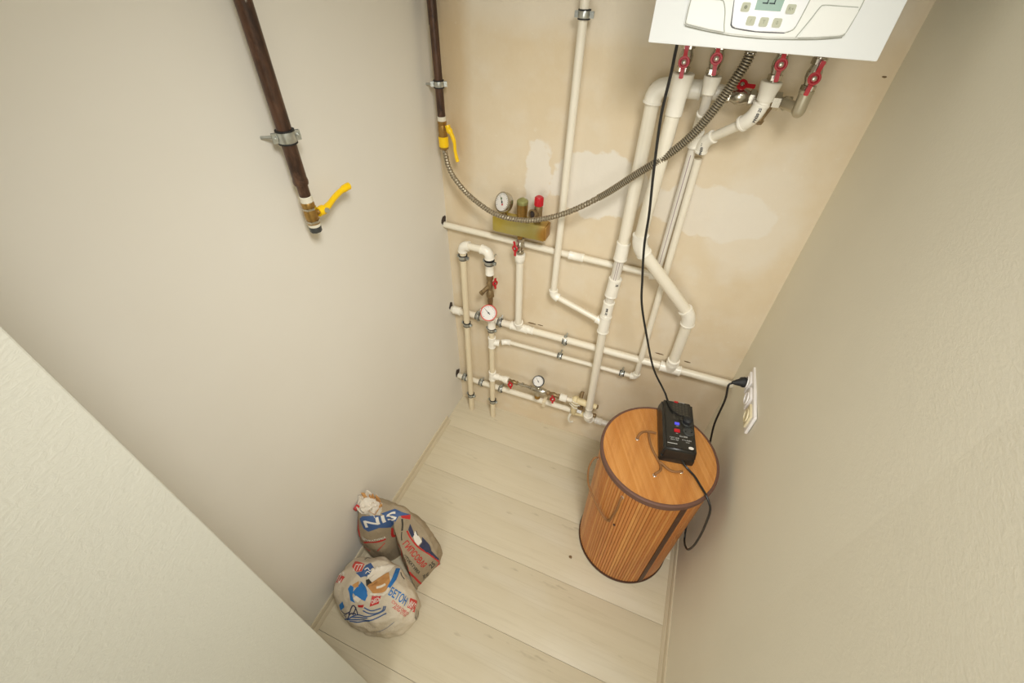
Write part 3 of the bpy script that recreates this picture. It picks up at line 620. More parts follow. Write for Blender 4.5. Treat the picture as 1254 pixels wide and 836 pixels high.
for f in ob.data.polygons:
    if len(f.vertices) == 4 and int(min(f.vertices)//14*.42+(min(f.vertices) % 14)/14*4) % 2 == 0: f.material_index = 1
Q = resample(sp, L, S1, tot-.02, .0015)
ra = [(.0098+.0022*(i/len(Q)))*(1.10 if (i % 4) in (1, 2) else .88) for i in range(len(Q))]
tube(b := NB(), Q, ra, 14); ob = build('corrugated_section', b, 'hose', t)
ob.data.materials.append(mats['hose_dark'])
for f in ob.data.polygons:
    if len(f.vertices) == 4 and ((min(f.vertices)//14) % 4) in (3,): f.material_index = 1
tube(b := NB(), resample(sp, L, .0, .014, .005), .0095, 12); build('end_sleeve', b, 'chrome', t)
b = NB(); cyl(b, sp[-1]-V((0, 0, .03)), sp[-1], .013, seg=6); build('end_nut', b, 'chrome', t)

# ---------------------------------------------------------------- boiler
X0, X1, YF, ZB, ZT = .735, 1.164, -.30, 1.838, 2.54
t = thing('boiler', 'white wall-hung gas boiler with rounded control console and small display', 'boiler', ((X0+X1)/2, -.02, ZB))
b = NB(); box(b, (X0, YF+.012, ZB+.006), (X1, -.004, ZT), .006); build('casing', b, 'boiler', t)
b = NB(); box(b, (X0-.001, YF, ZB), (X1+.001, YF+.012, ZT), .004); build('front_panel', b, 'boiler', t)
b = prism(NB(), [(.800, 1.876), (.806, 1.8725), (.845, 1.867), (.895, 1.8625), (.964, 1.8615), (1.047, 1.8665), (1.088, 1.8725), (1.094, 1.877), (1.101, 1.93), (1.101, 2.0), (1.09, 2.012), (.81, 2.012), (.800, 2.0)], YF+.001, YF-.007, .003)
con = build('control_console', b, 'boiler2', t)
for name, pts in (('left_flap', [(.8035, 1.880), (.8075, 1.876), (.845, 1.8705), (.880, 1.8672), (.876, 1.88), (.871, 1.9), (.864, 1.914), (.858, 1.9165), (.806, 1.9165), (.8035, 1.913)]),
                  ('right_flap', [(1.016, 1.8675), (1.047, 1.8698), (1.084, 1.8748), (1.091, 1.879), (1.0965, 1.912), (1.094, 1.917), (1.040, 1.9175), (1.034, 1.914), (1.026, 1.895)])):
    build('flap', prism(NB(), pts, YF-.006, YF-.0095, .0012), 'boiler2', con)
b = prism(NB(), [(.890, 1.885), (.892, 1.879), (.899, 1.8755), (.938, 1.8725), (.99, 1.8738), (.998, 1.877), (1.0045, 1.885), (1.012, 1.93), (1.012, 1.97), (.88, 1.97), (.881, 1.93)], YF-.006, YF-.0105, .0012)
ctl = build('button_panel', b, 'ctrl', con)
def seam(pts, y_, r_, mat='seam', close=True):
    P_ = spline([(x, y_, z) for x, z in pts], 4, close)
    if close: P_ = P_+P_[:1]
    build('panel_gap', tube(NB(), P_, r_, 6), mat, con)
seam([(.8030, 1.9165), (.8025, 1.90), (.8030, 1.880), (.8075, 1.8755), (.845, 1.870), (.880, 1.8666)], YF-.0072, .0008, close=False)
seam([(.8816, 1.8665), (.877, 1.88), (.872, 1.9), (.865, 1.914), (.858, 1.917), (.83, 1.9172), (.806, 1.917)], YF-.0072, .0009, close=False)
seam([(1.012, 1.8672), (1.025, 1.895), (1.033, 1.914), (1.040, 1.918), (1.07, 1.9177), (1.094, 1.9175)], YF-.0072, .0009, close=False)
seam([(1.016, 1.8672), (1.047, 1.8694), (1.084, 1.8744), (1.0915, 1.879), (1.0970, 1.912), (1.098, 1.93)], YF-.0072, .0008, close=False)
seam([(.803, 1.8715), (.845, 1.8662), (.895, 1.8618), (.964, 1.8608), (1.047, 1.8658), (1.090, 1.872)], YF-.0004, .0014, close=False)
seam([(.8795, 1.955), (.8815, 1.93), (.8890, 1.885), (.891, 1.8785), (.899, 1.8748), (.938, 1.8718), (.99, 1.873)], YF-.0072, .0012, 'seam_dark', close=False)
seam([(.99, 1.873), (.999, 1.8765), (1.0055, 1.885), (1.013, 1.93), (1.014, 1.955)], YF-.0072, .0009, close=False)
build('display', prism(NB(), [(.924, 1.9055), (.9695, 1.9055), (.971, 1.943), (.923, 1.943)], YF-.0100, YF-.0112), 'lcd', t, smooth=False)
b = NB(); 
def seg7(b, ch, x, z, hgt, y_):
    wd = hgt*.52; th = hgt*.11; S = {'3': 'abgcd'}[ch]
    R_ = {'a': (x, z+hgt-th, x+wd, z+hgt), 'g': (x, z+hgt/2-th/2, x+wd, z+hgt/2+th/2), 'd': (x, z, x+wd, z+th), 'b': (x+wd-th, z+hgt/2, x+wd, z+hgt), 'c': (x+wd-th, z, x+wd, z+hgt/2)}
    for s in S: a = R_[s]; box(b, (a[0], y_-.0004, a[1]), (a[2], y_, a[3]))
seg7(b, '3', .934, 1.9155, .019, YF-.0112); seg7(b, '3', .946, 1.9155, .019, YF-.0112)
lathe(b, (.961, YF-.0112, 1.932), (0, -1, 0), [(0, .002), (.0004, .002)], 10)
build('digits', b, 'seg', t, smooth=False)
for (x, z, g_) in ((.907, 1.909, '⏻'), (.986, 1.910, 'R+'), (.9235, 1.8885, '/'), (.947, 1.888, 'T'), (.9705, 1.888, '0')):
    b = prism(NB(), [(x+sx_*(.0050)+.0027*math.cos(a_), z+sz_*(.0044)+.0027*math.sin(a_)) for sx_, sz_, st_ in ((1, 1, 0), (-1, 1, 90), (-1, -1, 180), (1, -1, 270)) for a_ in [math.radians(st_+q_) for q_ in (0, 30, 60, 90)]], YF-.0100, YF-.0125)
    bo = build('button', b, 'button', t)
    if g_ == '⏻': bt = lathe(NB(), (x, YF-.0125, z), (0, -1, 0), [(0, .003), (.0004, .003), (.0004, .002)], 12)
    else: bt = place(text_bm(g_, .008, False, .0002), (x, YF-.0127, z), (1, 0, 0), (0, 0, 1))
    build('glyph', bt, 'glyph', bo, smooth=False)

# ---------------------------------------------------------------- outlet, plug, cables
t = thing('wall_socket', 'white triple socket plate on the right wall, black plug in its far end', 'socket', (1.29, -.277, .876))
SX = 1.2935
b = NB(); box(b, (SX-.009, -.396, .836), (SX+.001, -.156, .918), .003); build('frame', b, 'socket', t)
for i, y_ in enumerate((-.198, -.276, -.354)):
    b = NB(); box(b, (SX-.016, y_-.028, .848), (SX-.008, y_+.028, .906), .003)
    lathe(b, (SX-.0155, y_, .877), (-1, 0, 0), [(0, .0225), (.004, .0215), (.004, .019), (-.004, .018)], 24)
    mo = build('socket_insert', b, 'socket' if i != 2 else 'ivory', t, label=None if i != 2 else 'ivory socket insert')
    if i: 
        b = NB(); 
        for q in (-.0095, .0095): lathe(b, (SX-.0125, y_+q, .877), (-1, 0, 0), [(0, .0026), (.0008, .0026)], 8)
        build('pin_hole', b, 'hole', mo)
t = thing('power_cable', 'black power cable with moulded plug, from wall socket looping down beside the basket', 'cable', (1.28, -.2, .877))
b = NB(); lathe(b, (SX-.018, -.198, .877), (-1, -.45, -.05), [(0, .016), (.004, .0185), (.016, .018), (.022, .0135), (.034, .0105), (.046, .006), (.050, .0045)], 16); build('plug', b, 'rubber', t)
b = NB(); 
for q in (-.0095, .0095): cyl(b, (SX-.006, -.198+q, .877), (SX-.02, -.198+q, .877), .0022, seg=8)
build('pin', b, 'chrome', t)
P = [(1.232, -.218, .873), (1.222, -.226, .862), (1.232, -.236, .80), (1.240, -.232, .665), (1.256, -.245, .56), (1.268, -.30, .48), (1.272, -.37, .445), (1.270, -.414, .430), (1.268, -.431, .393), (1.268, -.436, .33), (1.268, -.443, .285), (1.269, -.462, .268), (1.270, -.475, .262), (1.272, -.470, .250), (1.275, -.478, .238), (1.275, -.495, .236), (1.274, -.518, .252), (1.270, -.545, .285), (1.268, -.584, .34), (1.268, -.603, .416), (1.265, -.606, .505), (1.255, -.610, .60), (1.243, -.607, .68), (1.222, -.584, .708), (1.203, -.552, .704), (1.182, -.523, .7035), (1.158, -.503, .704), (1.143, -.494, .710), (1.131, -.487, .720)]
tube(b := NB(), spline(P, 6), .0037, 8); build('cord', b, 'cable', t)
t = thing('power_cable', 'black cable hanging from the boiler underside down to the voltage stabiliser', 'cable', (.787, -.2, 1.84))
P = [(.787, -.198, 1.85), (.788, -.2, 1.80), (.789, -.2, 1.767), (.788, -.202, 1.696), (.792, -.208, 1.638), (.805, -.215, 1.527), (.819, -.22, 1.423), (.828, -.225, 1.322), (.848, -.23, 1.208), (.867, -.235, 1.118), (.91, -.24, 1.0), (.965, -.245, .866), (1.018, -.248, .785), (1.034, -.262, .772), (1.046, -.290, .7705), (1.066, -.325, .7705), (1.090, -.343, .772), (1.106, -.350, .779)]
tube(b := NB(), spline(P, 8), .0037, 8); build('cord', b, 'cable', t)
b = NB(); lathe(b, (1.1235, -.3605, .767), (-.1, .1, 1), [(0, .0165), (.014, .0165), (.018, .013), (.02, .006)], 16); build('plug', b, 'rubber', t)

# ---------------------------------------------------------------- stabiliser on the lid
LZ = .694
t = thing('voltage_stabiliser', 'black box voltage stabiliser with blue and red switches, lying on the basket lid', 'stabiliser', (1.098, -.379, LZ+.001))
t.rotation_euler = (0, 0, math.radians(9.5))
def local(name, bm, mat, parent=t, **k):
    bmesh.ops.recalc_face_normals(bm, faces=bm.faces); me = bpy.data.meshes.new(name); bm.to_mesh(me); bm.free(); me.materials.append(mats[mat])
    me.polygons.foreach_set('use_smooth', [True]*len(me.polygons)); me.set_sharp_from_angle(angle=math.radians(35))
    o = bpy.data.objects.new(name, me); COL.objects.link(o); o.parent = parent
    for a, v in k.items(): o[a] = v
    return o
SH = .070
b = NB(); box(b, (-.057, -.114, .0), (.057, .114, .030), .006); local('lower_case', b, 'device')
b = NB(); r = bmesh.ops.create_cube(b, size=1)
for v in r['verts']:
    tp = v.co.z > 0; v.co = V((v.co.x*(.106 if tp else .115), v.co.y*(.216 if tp else .230), SH if tp else .030))
bmesh.ops.bevel(b, geom=[e for e in b.edges if max(v.co.z for v in e.verts) > .05], offset=.009, segments=3, affect='EDGES')
local('upper_case', b, 'device')
for j in range(10):
    b = NB()
    for i in range(5): box(b, (-.018+i*.011, .022+j*.0075, SH-.0005), (-.010+i*.011, .0255+j*.0075, SH+.0006))
    local('vent_row', b, 'vent')
b = box(NB(), (-.012, .0975, SH), (.002, .1045, SH+.0008)); local('badge', b, 'red')
b = text_bm('СТАБ', .007, False, .0003); place(b, (.015, .101, SH+.0004), (1, 0, 0), (0, 1, 0)); local('lettering', b, 'white_ink')
b = box(NB(), (-.015, -.004, SH-.001), (.001, .006, SH+.003), .001); local('switch', b, 'blue_led', label='glowing blue switch')
b = box(NB(), (-.018, -.036, SH-.001), (.001, -.023, SH+.003), .001); local('switch', b, 'red', label='red switch')
for x, y_ in ((.028, .014), (.030, -.026)):
    b = lathe(NB(), (x, y_, SH-.0005), (0, 0, 1), [(0, .0185), (.003, .0185), (.004, .017), (.004, .0145), (.001, .014)], 24); s_o = local('outlet_ring', b, 'darkgrey')
    b = NB()
    for q in (-.0095, .0095): lathe(b, (x+q, y_, SH+.0003), (0, 0, 1), [(0, .0028), (.0006, .0028)], 8)
    local('pin_hole', b, 'pin', s_o)
for s, x, y_, sz in (('Сн-500', .012, -.0505, .0085), ('ГОСТ 220В', -.018, -.061, .006), ('50 Гц 500ВА', .022, -.064, .0055), ('220 В  IP20', -.018, -.069, .0055), ('сеть', -.006, -.0085, .0045), ('вкл', -.009, -.0405, .0045), ('1,5 кг', .024, -.072, .005)):
    b = text_bm(s, sz, False, .0003); place(b, (x, y_, SH+.0004), (1, 0, 0), (0, 1, 0)); local('lettering', b, 'white_ink')
b = box(NB(), (-.042, -.086, SH), (-.010, -.0838, SH+.0005)); local('printed_line', b, 'white_ink')
b = NB(); bmesh.ops.create_circle(b, cap_ends=True, radius=.0095, segments=20)
for v in b.verts: v.co = V((v.co.x*.9+.034, v.co.y*.6-.093, SH+.0008))
r_ = bmesh.ops.extrude_face_region(b, geom=list(b.faces))
for e in r_['geom']:
    if isinstance(e, bmesh.types.BMVert): e.co.z += .0006
local('sticker', b, 'dial', label='white oval sticker')

# ---------------------------------------------------------------- laundry basket
BX, BY, BR = 1.059, -.467, .196
t = thing('laundry_basket', 'tall round bamboo laundry basket with lid, standing at the right wall', 'basket', (BX, BY, 0))
b = NB(); NS = 110; zs = [.006, .03, .2, .4, .6, .672]; rr = lambda z: BR-.006+.005*z/.67
def tone_layer(bm): return bm.verts.layers.float.new('tone')
tl = tone_layer(b); random.seed(11)
for i in range(NS):
    a0 = 2*PI*i/NS; a1 = 2*PI*(i+1)/NS; am = (a0+a1)/2; tn = random.random(); rings = []
    for z in zs:
        r0 = rr(z); row = []
        for a, dr in ((a0+.0006, -.0022), (a0+.007, 0), (am, .0006), (a1-.007, 0), (a1-.0006, -.0022)):
            v = b.verts.new((BX+(r0+dr)*math.cos(a), BY+(r0+dr)*math.sin(a), z)); v[tl] = tn; row.append(v)
        rings.append(row)
    for A, B in zip(rings, rings[1:]):
        for k in range(4): b.faces.new((A[k], A[k+1], B[k+1], B[k]))
build('slat_wall', b, 'slat', t, kind='stuff')
b = lathe(NB(), (BX, BY, .012), (0, 0, 1), [(0, BR-.012), (.6, BR-.010), (.655, BR-.010), (.655, BR-.016), (.03, BR-.018)], 48); build('lining', b, 'strap', t)
b = lathe(NB(), (BX, BY, 0), (0, 0, 1), [(0, BR-.014), (0, BR-.003), (.004, BR-.001), (.012, BR-.001), (.016, BR-.004)], 64); build('base_rim', b, 'strap', t)
b = lathe(NB(), (BX, BY, .668), (0, 0, 1), [(0, BR-.006), (.002, BR+.004), (.016, BR+.0055), (.024, BR+.005), (.0275, BR+.001), (.0275, BR-.004), (.020, BR-.006)], 72); build('lid_rim', b, 'rim', t)
# lid: bamboo strips as one disc with ridges
b = NB(); tl = tone_layer(b); LR = BR+.0005; NSL = 56; ang = math.radians(-62); dx, dy = math.cos(ang), math.sin(ang)
for i in range(NSL):
    s0 = -LR+2*LR*i/NSL; s1 = s0+2*LR/NSL; tn = random.random(); prev = None
    rows = []
    for s, dz in ((s0+.00005, -.0006), (s0+.0005, 0), (s1-.0005, 0), (s1-.00005, -.0006)):
        ext_ = math.sqrt(max(LR*LR-s*s, 1e-6)); row = []
        for q in (-1, 0, 1):
            v = b.verts.new((BX-dy*s+dx*ext_*q, BY+dx*s+dy*ext_*q, LZ+dz)); v[tl] = tn; row.append(v)
        rows.append(row)
    for A, B in zip(rows, rows[1:]):
        for k in range(2): b.faces.new((A[k], A[k+1], B[k+1], B[k]))
bmesh.ops.recalc_face_normals(b, faces=b.faces)
lid = build('lid', b, 'lid', t, origin=(BX, BY, LZ))
b = NB(); 
lathe(b, (BX, BY, LZ-.010), (0, 0, 1), [(0, BR-.003), (.0085, BR-.003)], 48); build('lid_board', b, 'strap', t)
# dark strap on side
b = NB(); a_s = math.atan2(-.632-BY, 1.172-BX)
rings = []
for z in (.002, .3, .668):
    rings.append([b.verts.new((BX+(rr(z)+d_)*math.cos(a), BY+(rr(z)+d_)*math.sin(a), z)) for a, d_ in ((a_s-.055, 0), (a_s-.055, .0028), (a_s-.02, .0034), (a_s+.02, .0034), (a_s+.055, .0028), (a_s+.055, 0))])
for A, B in zip(rings, rings[1:]):
    for k in range(5): b.faces.new((A[k], A[k+1], B[k+1], B[k]))
build('seam_strap', b, 'strap', t)
b = NB(); rings = []
for z in (.012, .3, .668):
    rings.append([b.verts.new((BX+(rr(z)+.0015)*math.cos(a), BY+(rr(z)+.0015)*math.sin(a), z)) for a in (a_s+.14, a_s+.20)])
def eyelet(c, n):
    return lathe(NB(), V(c), n, [(0, .0065), (.0015, .0065), (.0025, .005), (.0025, .003), (.0005, .0028)], 14)
for c in ((.979, -.442), (1.059, -.564), (1.140, -.516), (1.075, -.375)): build('eyelet', eyelet((c[0], c[1], LZ-.0005), (0, 0, 1)), 'eyelet', t)
b = NB()
tube(b, spline([(.979, -.442, LZ-.002), (.980, -.437, LZ+.012), (.988, -.420, LZ+.016), (1.003, -.404, LZ+.010), (1.022, -.398, LZ+.008), (1.037, -.395, LZ+.006)], 5), .0042, 8)
tube(b, spline([(1.012, -.398, LZ+.0045), (1.018, -.425, LZ+.0045), (1.034, -.465, LZ+.0045), (1.056, -.497, LZ+.0045), (1.070, -.518, LZ+.006), (1.074, -.538, LZ+.010), (1.069, -.553, LZ+.013), (1.061, -.561, LZ+.010), (1.059, -.564, LZ-.002)], 5), .0042, 8)
tube(b, spline([(1.066, -.512, LZ+.010), (1.078, -.518, LZ+.010), (1.094, -.526, LZ+.007), (1.112, -.529, LZ+.006), (1.130, -.525, LZ+.008), (1.139, -.518, LZ+.006), (1.140, -.516, LZ-.002)], 5), .0042, 8)
build('lid_cord', b, 'rope', t)
def onb(px, py, z, off):   # push a point off the basket side
    d_ = V((px-BX, py-BY)); d_.normalize(); r_ = rr(z)+off; return (BX+d_.x*r_, BY+d_.y*r_, z)
P = [onb(.864, -.511, .60, -.004), onb(.864, -.511, .603, .012), onb(.86, -.525, .585, .026), onb(.862, -.54, .55, .032), onb(.875, -.56, .50, .028), onb(.905, -.60, .462, .014), onb(.935, -.625, .438, .008), onb(.958, -.64, .435, .007), onb(.968, -.645, .455, .008), onb(.974, -.648, .50, .010), onb(.979, -.65, .56, .011), onb(.979, -.65, .615, .012), onb(.978, -.65, .632, .006), onb(.978, -.65, .632, -.004)]
tube(b := NB(), spline(P, 5), .0036, 8); build('side_handle', b, 'rope', t)
for q in ((.864, -.511, .60), (.978, -.65, .632)):
    p_ = V(onb(q[0], q[1], q[2], .0)); n_ = V((p_.x-BX, p_.y-BY, 0)); build('eyelet', eyelet(p_, n_), 'eyelet', t)
for q in ((.962, -.643, .432), (.985, -.653, .437)):
    p_ = V(onb(q[0], q[1], q[2], .001)); b = NB(); bmesh.ops.create_icosphere(b, subdivisions=1, radius=.0055); bmesh.ops.translate(b, verts=b.verts, vec=p_); build('knot', b, 'strap', t)

# ---------------------------------------------------------------- sacks
def loft(levels, m_=72, sub=5, wrinkle=.003, seed=0, dent=None):
    """levels: list of (z, [(x,y)...]); closed splines, catmull in z"""
    rows = []
    for z, pts in levels:
        c = spline([(x, y, 0) for x, y in pts], 16, True); tot_ = [0]
        for a, b_ in zip(c, c[1:]+c[:1]): tot_.append(tot_[-1]+(b_-a).length)
        # keep the index parametrisation so creases stay aligned from level to level
        n = len(c); rows.append([V((c[int(k*n/m_) % n].x, c[int(k*n/m_) % n].y, z)) for k in range(m_)])
    cols = [spline([r[k] for r in rows], sub) for k in range(m_)]; nr = len(cols[0])
    b = NB(); G = [[None]*m_ for _ in range(nr)]
    cen = sum((p for r in rows for p in r), V())/(len(rows)*m_)
    for i in range(nr):
        for k in range(m_):
            p = cols[k][i].copy(); d_ = (p-V((cen.x, cen.y, p.z))); d_.z = 0
            if d_.length > 1e-5: d_.normalize()
            w1 = noise.noise(p*14+V((seed, 0, 0)))*.9+noise.noise(p*34+V((0, seed, 0)))*.45
            rg_ = 1-abs(noise.noise(p*17+V((0, 0, seed*1.7)))*2)
            p += d_*wrinkle*(w1*1.4+rg_*.9-.4); p.z += wrinkle*.8*noise.noise(p*22+V((seed, seed, 3))) if p.z > .01 else 0
            if dent: 
                c0_, r0_, dp = dent; q = (V((p.x, p.y))-V(c0_)).length/r0_
                if q < 1 and p.z > .12: p.z -= dp*(1-q*q)
            p.z = max(p.z, .0005); G[i][k] = b.verts.new(p)
    for i in range(nr-1):
        for k in range(m_): b.faces.new((G[i][k], G[i][(k+1) % m_], G[i+1][(k+1) % m_], G[i+1][k]))
    top = b.faces.new([G[-1][k] for k in range(m_)])
    bmesh.ops.triangulate(b, faces=[top]); bmesh.ops.recalc_face_normals(b, faces=b.faces)
    return b
def bvh_of(o):
    me = o.data; off = wloc(o); return BVHTree.FromPolygons([v.co+off for v in me.vertices], [tuple(p.vertices) for p in me.polygons])
def decal(name, parent, bvh, bm, P, n, upv, mat, lift=.0012, maxe=.007, label=None):
    n = V(n).normalized(); upv = V(upv); upv = (upv-n*upv.dot(n)).normalized(); rgt = upv.cross(n); P = V(P)
    bmesh.ops.triangulate(bm, faces=bm.faces)
    for _ in range(5):
        es = [e for e in bm.edges if e.calc_length() > maxe]
        if not es: break
        bmesh.ops.subdivide_edges(bm, edges=es, cuts=1); bmesh.ops.triangulate(bm, faces=[f for f in bm.faces if len(f.verts) > 3])
    bad = []
    for v in bm.verts:
        o_ = P+rgt*v.co.x+upv*v.co.y; h_ = bvh.ray_cast(o_+n*.09, -n, .16)
        if h_[0] is None: h_ = bvh.find_nearest(o_)
        v.co = h_[0]+(h_[1] if h_[1].dot(n) > 0 else n)*lift
    bm.faces.ensure_lookup_table()
    bad = [e for e in bm.edges if e.calc_length() > maxe*3.2]
    if bad: bmesh.ops.delete(bm, geom=bad, context='EDGES')
    if not bm.faces: bm.free(); return None
    me = bpy.data.meshes.new(name)
    off = wloc(parent); bmesh.ops.translate(bm, verts=bm.verts, vec=-off); bm.to_mesh(me); bm.free(); me.materials.append(mats[mat])
    o = bpy.data.objects.new(name, me); COL.objects.link(o); o.parent = parent
    if label: o['label'] = label
    return o
def poly(pts):
    b = NB(); f = b.faces.new([b.verts.new((x, y, 0)) for x, y in pts]); return b
def ribbon(pts, w_):
    b = NB(); sp_ = spline([(x, y, 0) for x, y in pts], 6); L_ = []
    for i, p in enumerate(sp_):
        d_ = (sp_[min(i+1, len(sp_)-1)]-sp_[max(i-1, 0)]).normalized(); n_ = V((-d_.y, d_.x, 0)); L_.append((b.verts.new(p+n_*w_/2), b.verts.new(p-n_*w_/2)))
    for A, B in zip(L_, L_[1:]): b.faces.new((A[0], A[1], B[1], B[0]))
    return b
def blobp(rx, ry, n=18, wob=.25, seed=1):
    random.seed(seed); return poly([(rx*math.cos(a)*q, ry*math.sin(a)*q) for a in [2*PI*i/n for i in range(n)] for q in [random.uniform(1-wob, 1+wob*.5)]])
# grey sack (behind)
S1T = thing('plaster_sack', 'grey-brown plaster sack with blue band and red lettering, propped in the left corner behind', 'bag', (.17, -.9, 0))
def R1(a, bR, v, c1, c2, bk):
    L0, L1, L2, L3 = a
    return [L0, L1, L2, v, v, bR, c1, c1, c2, c2, ((c2[0]*.8+bk[0][0]*.2), (c2[1]*.4+bk[0][1]*.6))]+list(bk)+[L3]
lev = [
 (0.000, R1(((.045, -.950), (.095, -.968), (.150, -.955), (.040, -.86)), (.235, -.965), (.182, -.900), (.308, -1.000), (.350, -.890), [(.27, -.80), (.16, -.79), (.07, -.80)])),
 (0.06, R1(((.034, -.955), (.090, -.982), (.152, -.962), (.030, -.86)), (.222, -.955), (.180, -.895), (.290, -.990), (.338, -.882), [(.26, -.80), (.15, -.785), (.06, -.79)])),
 (0.13, R1(((.028, -.960), (.085, -.98), (.150, -.965), (.026, -.86)), (.205, -.938), (.178, -.892), (.262, -.965), (.313, -.870), [(.24, -.80), (.14, -.785), (.05, -.80)])),
 (0.20, R1(((.026, -.948), (.085, -.976), (.142, -.950), (.024, -.86)), (.190, -.918), (.172, -.895), (.225, -.935), (.280, -.858), [(.21, -.81), (.13, -.80), (.05, -.81)])),
 (0.26, R1(((.026, -.932), (.085, -.955), (.135, -.935), (.026, -.87)), (.178, -.902), (.163, -.897), (.195, -.910), (.245, -.852), [(.19, -.825), (.12, -.822), (.05, -.83)])),
 (0.292, R1(((.028, -.922), (.080, -.940), (.128, -.922), (.030, -.88)), (.170, -.893), (.158, -.888), (.182, -.892), (.224, -.846), [(.18, -.835), (.12, -.838), (.06, -.845)])),
 (0.306, R1(((.045, -.905), (.080, -.918), (.122, -.905), (.045, -.885)), (.160, -.882), (.152, -.880), (.172, -.880), (.208, -.850), [(.17, -.846), (.12, -.852), (.07, -.86)]))]
b = loft(lev, 144, 7, .0050, 3)
S1 = build('sack_body', b, 'sack_grey', S1T); B1 = bvh_of(S1)
# torn top
def torn_cup(parent, c, r, hgt, mat_in, seed, lean=(0, 0), name='torn_opening', m_=40, mat2='paper_white'):
    """ragged crumpled paper mouth: white outer paper with an ochre inner ply folded out over its far side"""
    def wall(nm, r_, h_, a0, a1, mt, sd, flare, closed):
        b = NB(); rows = []; n_ = m_
        for i in range(7):
            q = i/6; row = []
            for k in range(n_+(0 if closed else 1)):
                a = a0+(a1-a0)*k/n_; ca, sa = math.cos(a), math.sin(a)
                w1 = noise.noise(V((ca*1.6, sa*1.6, q*1.5+sd))); w2 = noise.noise(V((ca*5, sa*5, q*3+sd)))
                rr_ = r_*(1+.30*w1+.14*w2-.18*q+flare*q*q)
                hh = h_*q*(1+.9*noise.noise(V((ca*3, sa*3, sd+5)))) + (.006*w2 if i else -.012)
                row.append(b.verts.new((max(c[0]+rr_*ca*1.08+lean[0]*q, .0145), c[1]+rr_*.78*sa+lean[1]*q, c[2]+hh)))
            rows.append(row)
        for A, B in zip(rows, rows[1:]):
            L_ = len(A)
            for k in range(L_ if closed else L_-1): b.faces.new((A[k], A[(k+1) % L_], B[(k+1) % L_], B[k]))
        o = build(nm, b, mt, parent); md = o.modifiers.new('solid', 'SOLIDIFY'); md.thickness = .0012; return o
    o = wall(name, r, hgt, 0, 2*PI, mat2, seed, .25, True)
    wall('inner_paper', r*.90, hgt*1.15, math.radians(-60), math.radians(150), mat_in, seed+2, .35, False)
    b = NB(); rows = []
    for i in range(6):
        q = i/5; rows.append([b.verts.new((c[0]+r*.92*q*math.cos(a)+lean[0]*.4, c[1]+r*.72*q*math.sin(a)+lean[1]*.4, c[2]+hgt*(.50+.25*q)+.014*noise.noise(V((q*3*math.cos(a), q*3*math.sin(a), seed))))) for a in [2*PI*j/20 for j in range(20)]])
    for A, B in zip(rows, rows[1:]):
        for k in range(20): b.faces.new((A[k], A[(k+1) % 20], B[(k+1) % 20], B[k]))
    build('crumpled_liner', b, 'paper_white', o); return o
torn_cup(S1T, (.070, -.890, .288), .047, .040, 'ochre', 4, (-.004, .004), mat2='paper_white')
b = box(NB(), (.0145, -.925, .302), (.030, -.905, .322), .002, rot=Matrix.Rotation(.5, 3, 'Y')); build('red_label_corner', b, 'p_red', S1T)
# white sack (front)
S2T = thing('plaster_sack', 'rounded off-white plaster sack with torn top and blue print, in front of the grey sack', 'bag', (.20, -1.10, 0))
cxs, cys = .207, -1.112
def oval(sx, sy, ox=0, oy=0, n=14, pinch=0.):
    return [(cxs+ox+sx*math.cos(a)*(1+pinch*math.sin(3*a+1)), cys+oy+sy*math.sin(a)*(1+pinch*math.cos(4*a))) for a in [2*PI*i/n for i in range(n)]]
lev2 = [(0.0, oval(.135, .095)), (.015, oval(.155, .112)), (.05, oval(.170, .114, pinch=.03)), (.10, oval(.172, .115, -.004, 0, pinch=.04)), (.15, oval(.160, .110, -.006, .002, pinch=.05)),
        (.185, oval(.125, .088, -.006, .004, pinch=.05)), (.208, oval(.088, .064, -.008, .006, pinch=.06)), (.218, oval(.045, .034, -.01, .006, pinch=.06)), (.219, oval(.01, .008, -.01, .006))]
b = loft(lev2, 150, 8, .0075, 8, dent=((.205, -1.062), .05, .022))
S2 = build('sack_body', b, 'sack_white', S2T); B2 = bvh_of(S2)
random.seed(3); b = NB(); bmesh.ops.create_icosphere(b, subdivisions=2, radius=.006)
for v in b.verts: v.co = V((v.co.x*1.3, v.co.y, v.co.z*.55+.0032))*(1+.25*noise.noise(v.co*300)) + V((.868, -.640, 0))
tag(build('crumb', b, 'chip', None, origin=(.868, -.640, 0)), 'tiny brown crumb lying on the floor left of the laundry basket', 'crumb')
def flap(T, base, nrm, vec, L_, seed, mat='paper_white'):
    """a torn, curled strip of sack paper standing up from a line of points on the sack"""
    P = spline(base, 8); n, vec = V(nrm), V(vec).normalized(); b = NB(); rows = []
    for j in range(6):
        q = j/5; row = []
        for i, p in enumerate(P):
            e = math.sin(PI*(i+.5)/len(P))**.6; l = L_*e*(1+.55*noise.noise(V((i*.35, seed, 0))))
            row.append(b.verts.new(p-n*.002+n*l*math.sin(q*1.5)+vec*l*(1-math.cos(q*1.5))+n*.0022*noise.noise(V((i*.5, q*3, seed+3)))*(1 if j else 0)))
        rows.append(row)
    for A, B in zip(rows, rows[1:]):
        for k in range(len(A)-1): b.faces.new((A[k], A[k+1], B[k+1], B[k]))
    o = build('torn_flap', b, mat, T); md = o.modifiers.new('solid', 'SOLIDIFY'); md.thickness = .001
